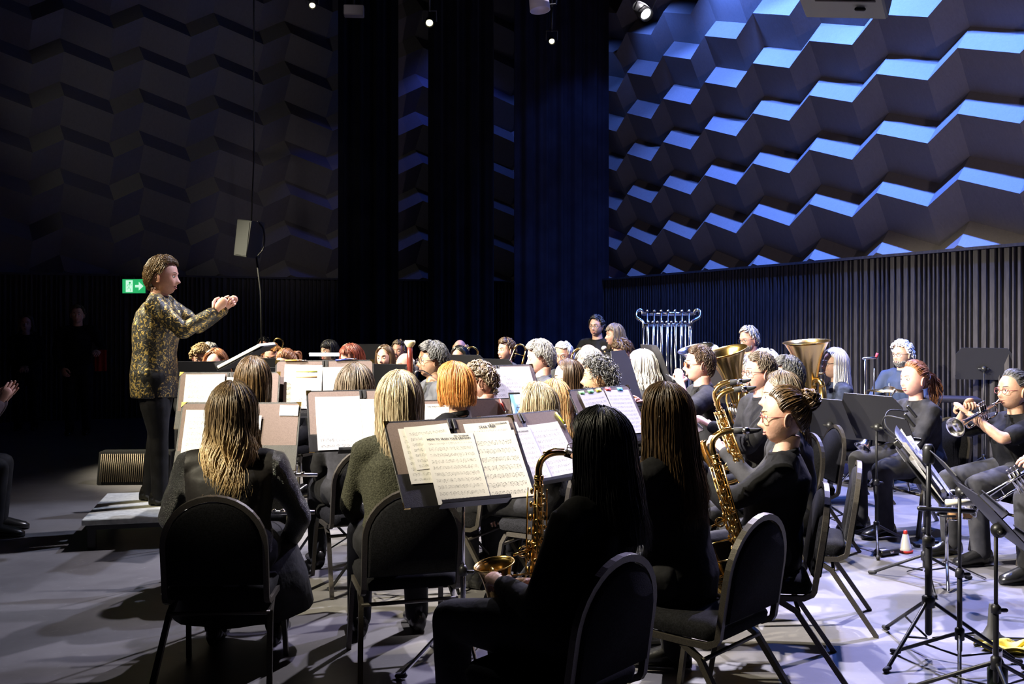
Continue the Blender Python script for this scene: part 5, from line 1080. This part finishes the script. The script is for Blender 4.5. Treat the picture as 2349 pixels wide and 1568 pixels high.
# tubular bells
p = at(1530, 722, 200); t = thing('tubular_bells', (p.x, p.y, 0), math.radians(-14), 'chrome tubular bells on a tall frame by the slatted wall', 'tubular bells')
for row, (y, z, n, l0) in enumerate(((.16, 1.60, 7, 1.18), (0, 1.47, 9, 1.10))):
    b = MB(); w = .30 if row == 0 else .27; b.tube([(-w, y, z), (w, y, z)], .022 if row == 0 else .018, 12); b.build('top_rail', CHROME, t)
    for i in range(n):
        x = -w + .06 + (2 * w - .12) * i / (n - 1); b = MB(); b.tube([(x, y - .03, z + .025), (x, y - .03, z - l0 - .035 * i * .6)], .0115, 12); b.lathe([(.016, z + .02), (.019, z + .025), (.019, z + .045), (.001, z + .048)], 12); b.v[-1] += np.array([x, y - .03, 0]); b.build('tube', CHROME, t)
for sg in (-1, 1):
    b = MB(); b.tube(spline([(sg * .27, 0, 1.42), (sg * .275, .02, 1.50), (sg * .36, .08, 1.56), (sg * .36, .15, 1.63), (sg * .31, .17, 1.64), (sg * .295, .16, 1.59)], 6), .02, 10); b.build('scroll', CHROME, t)
    b = MB(); b.tube([(sg * .27, 0, 1.45), (sg * .27, 0, .08)], .016, 10); b.build('post', CHROME, t)
    b = MB(); b.caps([(sg * .27, -.28, .03), (sg * .27, .28, .03)], .028, 10); b.build('base', BLACKMETAL, t)
# mallet
t = thing('mallet', None, 0, 'mallet with a pale round head held by the standing percussionist', 'mallet', M=orient(at(1386, 800, 205), (.25, 0, -1))); b = MB(); b.tube([(0, 0, 0), (.24, 0, 0)], .008, 8); b.build('handle', mat('pale wood', (.6, .42, .25), .5), t); b = MB(); b.ell((-.01, 0, 0), (.026, .03, .03), 12, 8); b.build('head', PAPER, t)
# drum kit
c = at(2040, 893, 252); t = thing('cymbal', (c.x, c.y, 0), 0, 'shallow bronze cymbal on a stand before the blue-lit drummer', 'cymbal')
b = MB(); b.lathe([(.008, c.z + .03), (.04, c.z + .025), (.06, c.z + .008), (.20, c.z - .012), (.20, c.z - .014), (.05, c.z + .004), (.008, c.z + .02)], 40); b.build('plate', BRASS, t)
b = MB(); b.tube([(0, 0, .3), (0, 0, c.z + .06)], .008, 8); b.build('rod', CHROME, t)
for i in range(3): b = MB(); b.caps([(0, 0, .38), (.26 * math.cos(i * 2.09 + .3), .26 * math.sin(i * 2.09 + .3), .012)], .01, 8); b.build('leg', CHROME, t)
c = at(1984, 822, 250); t = thing('percussion_stand', (c.x, c.y, 0), 0, 'chrome boom stand with a red-tipped arm behind the silver-lit music stand', 'stand')
b = MB(); b.tube([(0, 0, .2), (0, 0, c.z)], .012, 8); b.tube([(.08, 0, .3), (.085, 0, c.z - .09)], .008, 8); b.build('post', CHROME, t); b = MB(); b.caps([(-.015, 0, c.z), (.11, 0, c.z + .008)], .012, 8); b.build('arm', CHROME, t); b = MB(); b.tube([(.10, 0, c.z), (.115, 0, c.z + .05)], .012, 8); b.build('tip', mat('red felt', (.5, .04, .06), .8), t)
for i in range(3): b = MB(); b.caps([(0, 0, .3), (.22 * math.cos(i * 2.09 + .9), .22 * math.sin(i * 2.09 + .9), .012)], .01, 8); b.build('leg', CHROME, t)
for nm, px, py, s, r_, h, lb in (('snare_drum', 2062, 985, 255, .18, .15, 'shallow drum in front of the blue-lit drummer'), ('bass_drum', 1975, 1000, 245, .26, .36, 'bass drum of the kit lying on its side, behind the music stands')):
    c = at(px, py, s); bd = nm == 'bass_drum'; t = thing(nm, (c.x, c.y, 0), .5, lb, 'drum'); z = .58 if not bd else .30
    Mx = Matrix.Translation((0, 0, z)) @ (Matrix.Rotation(PI / 2, 4, 'X') if bd else Matrix.Identity(4))
    b = MB(); b.lathe([(r_, -h / 2), (r_, h / 2)], 36, M=Mx); b.build('shell', mat('deep blue drum lacquer', (.02, .04, .2), .25), t)
    for zz in (-h / 2, h / 2): b = MB(); b.lathe([(r_ - .004, zz - .012), (r_ + .012, zz - .012), (r_ + .012, zz + .012), (r_ - .004, zz + .012)], 36, M=Mx); b.build('hoop', CHROME, t); b = MB(); b.lathe([(.001, zz), (r_ - .003, zz)], 36, M=Mx); b.build('head', PAPER, t)
    for i in range(3):
        a_ = i * 2.09; b = MB(); b.caps([(0 if not bd else (.2 * math.cos(a_)), 0, z - h / 2 if not bd else .12), (.2 * math.cos(a_) * 1.3, .2 * math.sin(a_) * 1.3, .012)], .011, 8); b.build('leg', CHROME, t)
c = at(2185, 915, 262); t = thing('percussion_table', (c.x, c.y, 0), -.3, 'black cloth-topped percussion table by the slatted wall', 'table'); b = MB(); b.box((0, 0, c.z), (.42, .34, .04), bev=.01); b.build('tabletop', BLUEVELVET, t)
for sx in (-1, 1): b = MB(); b.tube([(sx * .18, -.14, c.z), (-sx * .18, .14, .015)], .012, 8); b.build('leg', BLACKMETAL, t); b = MB(); b.tube([(sx * .18, .14, c.z), (-sx * .18, -.14, .015)], .012, 8); b.build('leg', BLACKMETAL, t)
# ================================================================ things on the floor at the right
def floorat(px, py): s = (py - YH) / CH; return Vector(((px - CX) / s, F_ / s, 0))
WHITEP = mat('white plastic', (.75, .74, .74), .35); REDP = mat('red plastic', (.65, .04, .03), .35)
t = thing('marker_cone', floorat(2077, 1266), 0, 'small white cone with a red tip and red base on the floor', 'cone'); b = MB(); b.lathe([(.045, .012), (.036, .03), (.018, .115), (.014, .12)], 20, cap=True); b.build('cone_body', WHITEP, t); b = MB(); b.lathe([(.047, .002), (.048, .014), (.042, .016)], 20, cap=True); b.build('base', REDP, t); b = MB(); b.lathe([(.015, .12), (.013, .138), (.005, .145)], 16, cap=True); b.build('tip', REDP, t)
t = thing('bottle', floorat(1958, 1190), 0, 'small sauce-like bottle with a red cap beside the black ankle boot', 'bottle'); b = MB(); b.lathe([(.001, .002), (.022, .003), (.024, .01), (.024, .07), (.018, .09), (.009, .115), (.009, .12)], 18, cap=True); b.build('bottle_body', WHITEP, t); b = MB(); b.lathe([(.0245, .03), (.0245, .065)], 18); b.build('label_band', mat('yellow brown label', (.5, .28, .06), .5), t); b = MB(); b.lathe([(.010, .115), (.010, .14), (.007, .145)], 14, cap=True); b.build('cap', REDP, t)
t = thing('instrument_case', floorat(2035, 1272), .5, 'small black hard case on the floor left of the white cone', 'case'); b = MB(); b.box((0, 0, .022), (.17, .075, .042), bev=.012); b.build('case_body', PLASTIC, t); b = MB(); b.box((0, -.04, .025), (.03, .006, .015)); b.build('latch', SILVER, t)
p = floorat(2275, 1468); t = thing('trumpet_stand', p, 0, 'black rubber cone stand for an instrument on the floor at right', 'instrument stand'); b = MB(); b.lathe([(.075, .0), (.078, .008), (.04, .03), (.02, .07), (.013, .17), (.010, .175)], 20, cap=True); b.build('cone_body', RUBBER, t)
for i in range(5): a_ = i * 1.257; b = MB(); b.caps([(.03 * math.cos(a_), .03 * math.sin(a_), .012), (.15 * math.cos(a_), .15 * math.sin(a_), .008)], .006, 6); b.build('leg', RUBBER, t)
p = floorat(2288, 1610); t = thing('bottle', p, 0, 'dark green drinking bottle with a steel cap at the lower right edge', 'bottle'); b = MB(); b.lathe([(.001, .002), (.036, .003), (.038, .02), (.038, .13), (.024, .16), (.016, .18)], 20, cap=True); b.build('bottle_body', mat('dark green steel', (.012, .018, .014), .3, .4), t); b = MB(); b.lathe([(.018, .178), (.018, .21), (.014, .216)], 16, cap=True); b.build('cap', SILVER, t)
rg = np.random.default_rng(5); mb = MB(); U, Vv = np.meshgrid(np.linspace(-1, 1, 22), np.linspace(-1, 1, 16)); Zt = .018 + .012 * np.sin(U * 5 + Vv * 3) + .010 * np.sin(Vv * 7 - U * 4); A = np.stack([U * .16 + .02 * np.sin(Vv * 6), Vv * .07 + .02 * np.sin(U * 5), Zt], -1); B = A.copy(); B[..., 2] = np.maximum(B[..., 2] - .016, .002); mb.grid(np.concatenate([A, B[::-1]])); 
tag(mb.build('cloth', mat('yellow duster', (.75, .62, .10), .9, var=.15, scale=30), loc=floorat(2340, 1490)), 'crumpled yellow cloth on the floor at the right edge', 'cloth')
# mute holder stand
c = floorat(2130, 1500); t = thing('clamp_stand', c, 0, 'heavy black tripod stand with a side clamp between the music stands', 'stand'); stand_base(t, 0, 0, .92, -.35, False, .36, .24, r=.016)
b = MB(); b.lathe([(.02, .86), (.026, .87), (.026, .93), (.016, .95)], 14, cap=True); b.build('top_knob', PLASTIC, t); b = MB(); b.caps([(-.04, 0, .66), (.19, -.02, .65)], .012, 8); b.build('side_arm', BLACKMETAL, t)
t = thing('microphone', None, 0, 'cream and silver pencil microphone on the heavy clamp stand', 'microphone', M=orient(c + Vector((.07, -.02, .69)), (1, 0, 0))); b = MB(); b.tube([(0, 0, 0), (.13, 0, 0)], .014, 14); b.build('barrel', mat('cream enamel', (.7, .66, .5), .35), t); b = MB(); b.tube([(.13, 0, 0), (.165, 0, 0)], .015, 14); b.build('grille', SILVER, t)
c = floorat(2172, 1335); t = thing('mute_stand', c, 0, 'chrome three-legged stand carrying trumpet mutes', 'stand'); b = MB(); b.tube([(0, 0, .1), (0, 0, .42)], .010, 10); b.build('post', CHROME, t)
for i in range(3): a_ = i * 2.09 + .15; b = MB(); b.caps([(0, 0, .12), (.24 * math.cos(a_), .24 * math.sin(a_), .012)], .009, 8); b.build('leg', CHROME, t)
b = MB(); b.tube([(.05 * math.cos(q), .05 * math.sin(q), .39) for q in np.linspace(0, 2 * PI, 20)], .008, 8); b.tube([(-.05, 0, .39), (.17, 0, .44)], .009, 8); b.build('holder_ring', BLACKMETAL, t)
for i, (x, y, lb) in enumerate(((.03, -.02, 'silver cup mute, left one on the chrome stand'), (.12, .0, 'silver cup mute, right one on the chrome stand'))):
    t = thing('mute', c + Vector((x, y, .43)), 0, lb, 'mute'); b = MB(); b.lathe([(.001, .11), (.03, .105), (.038, .08), (.034, .045), (.014, .02), (.026, -.06), (.028, -.065), (.001, -.065)], 20); b.build('mute_body', SILVER, t); b = MB(); b.lathe([(.0275, -.02), (.026, -.055)], 16); b.build('cork', mat('cork', (.45, .25, .1), .8), t)
# ================================================================ left side
q0, q1, q2 = at(165, 1199, 356), at(430, 1186, 347), at(170, 1144, 314)
t = thing('podium', (0, 0, 0), 0, 'low grey conducting podium under the conductor', 'podium')
e1 = Vector((q1.x - q0.x, q1.y - q0.y, 0)).normalized(); e2 = Vector((-e1.y, e1.x, 0)); ctr = PEOPLE['conductor']['loc'].copy(); ctr.z = 0; ctr = ctr + e1 * .0 - e2 * .12
t.location = ctr + e1 * .20; t.rotation_euler = (0, 0, math.atan2(e1.y, e1.x))
b = MB(); b.box((0, .1, .18), (1.2, 1.05, .04), bev=.006); b.build('deck', mat('worn grey deck board', (.46, .47, .43), .65, var=.15, scale=30), t, smooth=False)
b = MB(); b.box((0, -.405, .145), (1.12, .03, .03)); b.box((0, .605, .145), (1.12, .03, .03)); b.box((-.56, .1, .145), (.03, 1.0, .03)); b.box((.56, .1, .145), (.03, 1.0, .03)); b.build('frame', BLACKMETAL, t, smooth=False)
for x in (-.54, .54):
    for y in (-.39, .59): b = MB(); b.box((x, y, .08), (.05, .05, .16)); b.build('leg', BLACKMETAL, t, smooth=False)
c = floorat(318, 1105); t = thing('floor_monitor', c, math.radians(4), 'black wedge floor monitor with a ribbed grille behind the podium', 'loudspeaker')
b = MB(); M = Matrix(((0, 1, 0, 0), (1, 0, 0, 0), (0, 0, 1, 0), (0, 0, 0, 1))); b.prism([(-.17, .005), (.20, .005), (.20, .14), (.06, .30), (-.10, .30)], .66, M=M, bev=.008); b.build('cabinet', PLASTIC, t, smooth=False, fix=True)
b = MB(); d = unit(V3(0, -.07, .295)); 
for i in range(34): x = -.30 + i * .6 / 33; b.tube([(x, -.178, .03), (x, -.112, .28)], .0045, 4)
b.build('grille', mat('bronze grille', (.20, .16, .10), .5, .4), t)
# hanging loudspeaker with cable
c = at(572, 548, 200); t = thing('hanging_loudspeaker', c, math.radians(-28), 'narrow grey loudspeaker hung on a cable in front of the far wall', 'loudspeaker'); T = Matrix.Rotation(math.radians(8), 4, 'Y')
b = MB(); b.prism([(-.11, -.21), (.09, -.21), (.11, .21), (-.11, .21)], .22, M=T, bev=.01); b.build('cabinet', mat('dark grey cabinet', (.03, .033, .033), .6), t, smooth=False); b = MB(); b.box((0, -.113, 0), (.17, .006, .38), R=np.array(T)[:3, :3]); b.build('grille', mat('grey grille cloth', (.045, .048, .048), .8), t, smooth=False)
b = MB(); b.tube([(.03, 0, .2), (.05, .02, .9), (.05, .02, 8.9 - c.z)], .009, 6); b.tube([(.06, .05, -.2), (.08, .1, -.6), (.08, .12, -1.2)], .012, 6); b.build('cable', RUBBER, t); b = MB(); b.tube(spline([(.12, .0, .2), (.17, .05, .1), (.17, .05, -.1), (.12, 0, -.2)], 5), .01, 6); b.build('bracket', BLACKMETAL, t)
# exit sign
s = 168.; c = at(307, 656, s); t = thing('exit_sign', c, math.radians(-4), 'green exit sign with running figure and arrow behind the conductor', 'exit sign')
w, h = 54 / s, 32 / s; b = MB(); b.box((0, .03, 0), (w + .02, .05, h + .02), bev=.004); b.build('box', mat('sign housing', (.15, .15, .15), .5), t, smooth=False)
GRN = mat('lit green sign', (.02, .4, .15), .5, emit=(.03, .55, .17), estr=.8); WH = mat('lit white sign', (.8, .9, .85), .5, emit=(.65, 1, .8), estr=.95)
b = MB(); b.box((0, .002, 0), (w, .004, h)); b.build('face', GRN, t, smooth=False)
b = MB(); b.box((-w * .2, -.001, 0), (w * .30, .003, h * .84)); b.build('door_pictogram', WH, t, smooth=False)
b = MB(); k = h
b.ell((-w * .17, -.004, k * .24), (k * .075, .002, k * .075), 10, 6)
for pts in ([(-.19, .15), (-.24, -.08)], [(-.24, -.08), (-.13, -.20), (-.15, -.36)], [(-.24, -.08), (-.33, -.22), (-.42, -.20)], [(-.19, .13), (-.08, .06), (-.04, .12)], [(-.19, .13), (-.33, .10), (-.36, -.02)]): b.tube([(w * x * .62 - w * .06, -.004, k * z) for x, z in pts], k * .045, 6, ry=.002)
b.build('running_figure', GRN, t)
b = MB(); M = Matrix.Identity(4); b.prism([(w * .06, -h * .09), (w * .22, -h * .09), (w * .22, -h * .30), (w * .42, 0), (w * .22, h * .30), (w * .22, h * .09), (w * .06, h * .09)], .004, M=Matrix.Translation((0, -.002, 0))); b.build('arrow', WH, t, smooth=False)
b = MB(); b.tube([(0, .03, h / 2), (0, .03, h / 2 + .05)], .06, 6, ry=.015); b.tube([(0, .05, h / 2), (0, .5, h / 2 + .04)], .012, 6); b.build('bracket', BLACKMETAL, t)
tag((lambda mb: (mb.grid(np.stack([np.meshgrid(np.linspace(-.08, .08, 9), np.linspace(0, .28, 12))[0] * (1 + 0), .015 * np.sin(np.meshgrid(np.linspace(-6, 6, 9), np.linspace(0, 2, 12))[0]), np.meshgrid(np.linspace(-.08, .08, 9), np.linspace(0, .28, 12))[1]], -1)), mb.build('cloth', mat('dark red cloth', (.35, .02, .02), .8), loc=pw('helper', (-.32, .34, .86))))[1])(MB()), 'red cloth at the outstretched hand of the person in the dark', 'cloth')
# ================================================================ lamps above
def lantern(px, py, s, aim, label, col, lit, r=.10, L=.24, body=PLASTIC, est=14, bar=True):
    c = at(px, py, s); t = thing('stage_lantern', None, 0, label, 'stage light', 'stage lanterns', M=orient(c, aim, (0, 0.1, 1)))
    b = MB(); M = Matrix(((0, 0, 1, 0), (0, 1, 0, 0), (-1, 0, 0, 0), (0, 0, 0, 1))); b.lathe([(.001, -L), (r * .7, -L), (r * .85, -L * .7), (r * .9, 0), (r * .82, 0), (r * .8, -.03), (.001, -.035)], 24, M=M); b.build('housing', body, t)
    if lit: b = MB(); b.lathe([(.001, -.02), (r * .62, -.022), (r * .7, -.03)], 20, M=M); b.build('lens', mat('lit lens ' + col[0], (1, 1, 1), .4, emit=col[1], estr=est), t)
    b = MB(); b.tube([(-L * .5, r + .02, 0), (-L * .5, r + .02, r + .06), (-L * .5, -r - .02, r + .06), (-L * .5, -r - .02, 0)], .008, 6); b.tube([(-L * .5, 0, r + .06), (-L * .5 - .02, 0, r + .30)], .012, 6); b.build('yoke', BLACKMETAL, t); I = orient(c, aim, (0, 0.1, 1)).inverted(); k = Vector((-L * .5, 0, r + .05)); wk = I.inverted() @ k; b = MB(); b.tube([k, I @ Vector((wk.x, wk.y, 8.995))], .012, 6); b.build('hanger', BLACKMETAL, t); return t
WRM = ('warm', (1, .92, .55)); CLD = ('cold', (.9, .92, 1))
lantern(716, 14, 235, (.1, -.75, -.55), 'small lit stage lantern at the top left of centre', WRM, True, .04, .13, est=3)
lantern(985, 54, 225, (.05, -.8, -.5), 'lit stage lantern high above the middle of the stage', WRM, True, .05, .15, est=2.5)
lantern(1266, 96, 215, (0, -.85, -.5), 'small warm stage lantern above the blue drape', WRM, True, .04, .13, est=1.5)
lantern(1239, 24, 250, (.1, -.1, -1), 'pale grey stage lantern pointing down at the top of the picture', CLD, False, .105, .2, body=mat('pale grey lantern', (.55, .5, .6), .4))
lantern(1484, 34, 245, (.35, -.7, -.62), 'bright white stage lantern beside the zigzag wall', CLD, True, .075, .2, est=5)
c = at(812, 26, 230); t = thing('ceiling_box', c, .1, 'dim grey box hung at the top behind the black drape', 'box'); b = MB(); b.box((0, 0, 0), (.2, .12, .1), bev=.01); b.build('case', mat('dim grey case', (.10, .09, .10), .7), t, smooth=False); b = MB(); b.tube([(0, 0, .05), (0, 0, 8.98 - c.z)], .012, 6); b.build('hanger', BLACKMETAL, t)
c = at(1945, -60, 560); t = thing('hanging_loudspeaker', c, math.radians(-30), 'large pale loudspeaker cabinet hung at the top right', 'loudspeaker'); R_ = np.array(Euler((math.radians(-14), math.radians(10), 0)).to_matrix())
b = MB(); b.box((0, 0, 0), (.34, .26, .26), R=R_, bev=.01); b.build('cabinet', mat('pale green grey cabinet', (.42, .45, .40), .6), t, smooth=False); b = MB(); b.box(R_ @ V3(.02, -.02, -.132), (.24, .01, .004), R=R_); b.build('seam', BLACKMETAL, t, smooth=False); b = MB(); b.caps([R_ @ V3(.06, .03, -.14), R_ @ V3(.09, .03, -.14)], .008, 8); b.build('handle', BLACKMETAL, t); b = MB(); b.tube([(0, 0, .1), (0, 0, 8.98 - c.z)], .012, 6); b.build('hanger', BLACKMETAL, t)
# lighting truss pipes that carry the lanterns
for (a_, b_, lb) in ((at(640, -20, 225), at(1120, 10, 215), 'black lighting pipe over the left half of the stage'), (at(1180, -8, 240), at(1540, -40, 262), 'black lighting pipe over the right half of the stage')):
    mb = MB(); mb.tube([a_ + Vector((0, 0, .12)), b_ + Vector((0, 0, .12))], .025, 10); mb.tube([a_ + Vector((.2, 0, .12)), (a_.x + .2, a_.y, 8.99)], .008, 6); mb.tube([b_ + Vector((-.2, 0, .12)), (b_.x - .2, b_.y, 8.99)], .008, 6); tag(mb.build('lighting_pipe', BLACKMETAL), lb, 'pipe', 'lighting pipes')
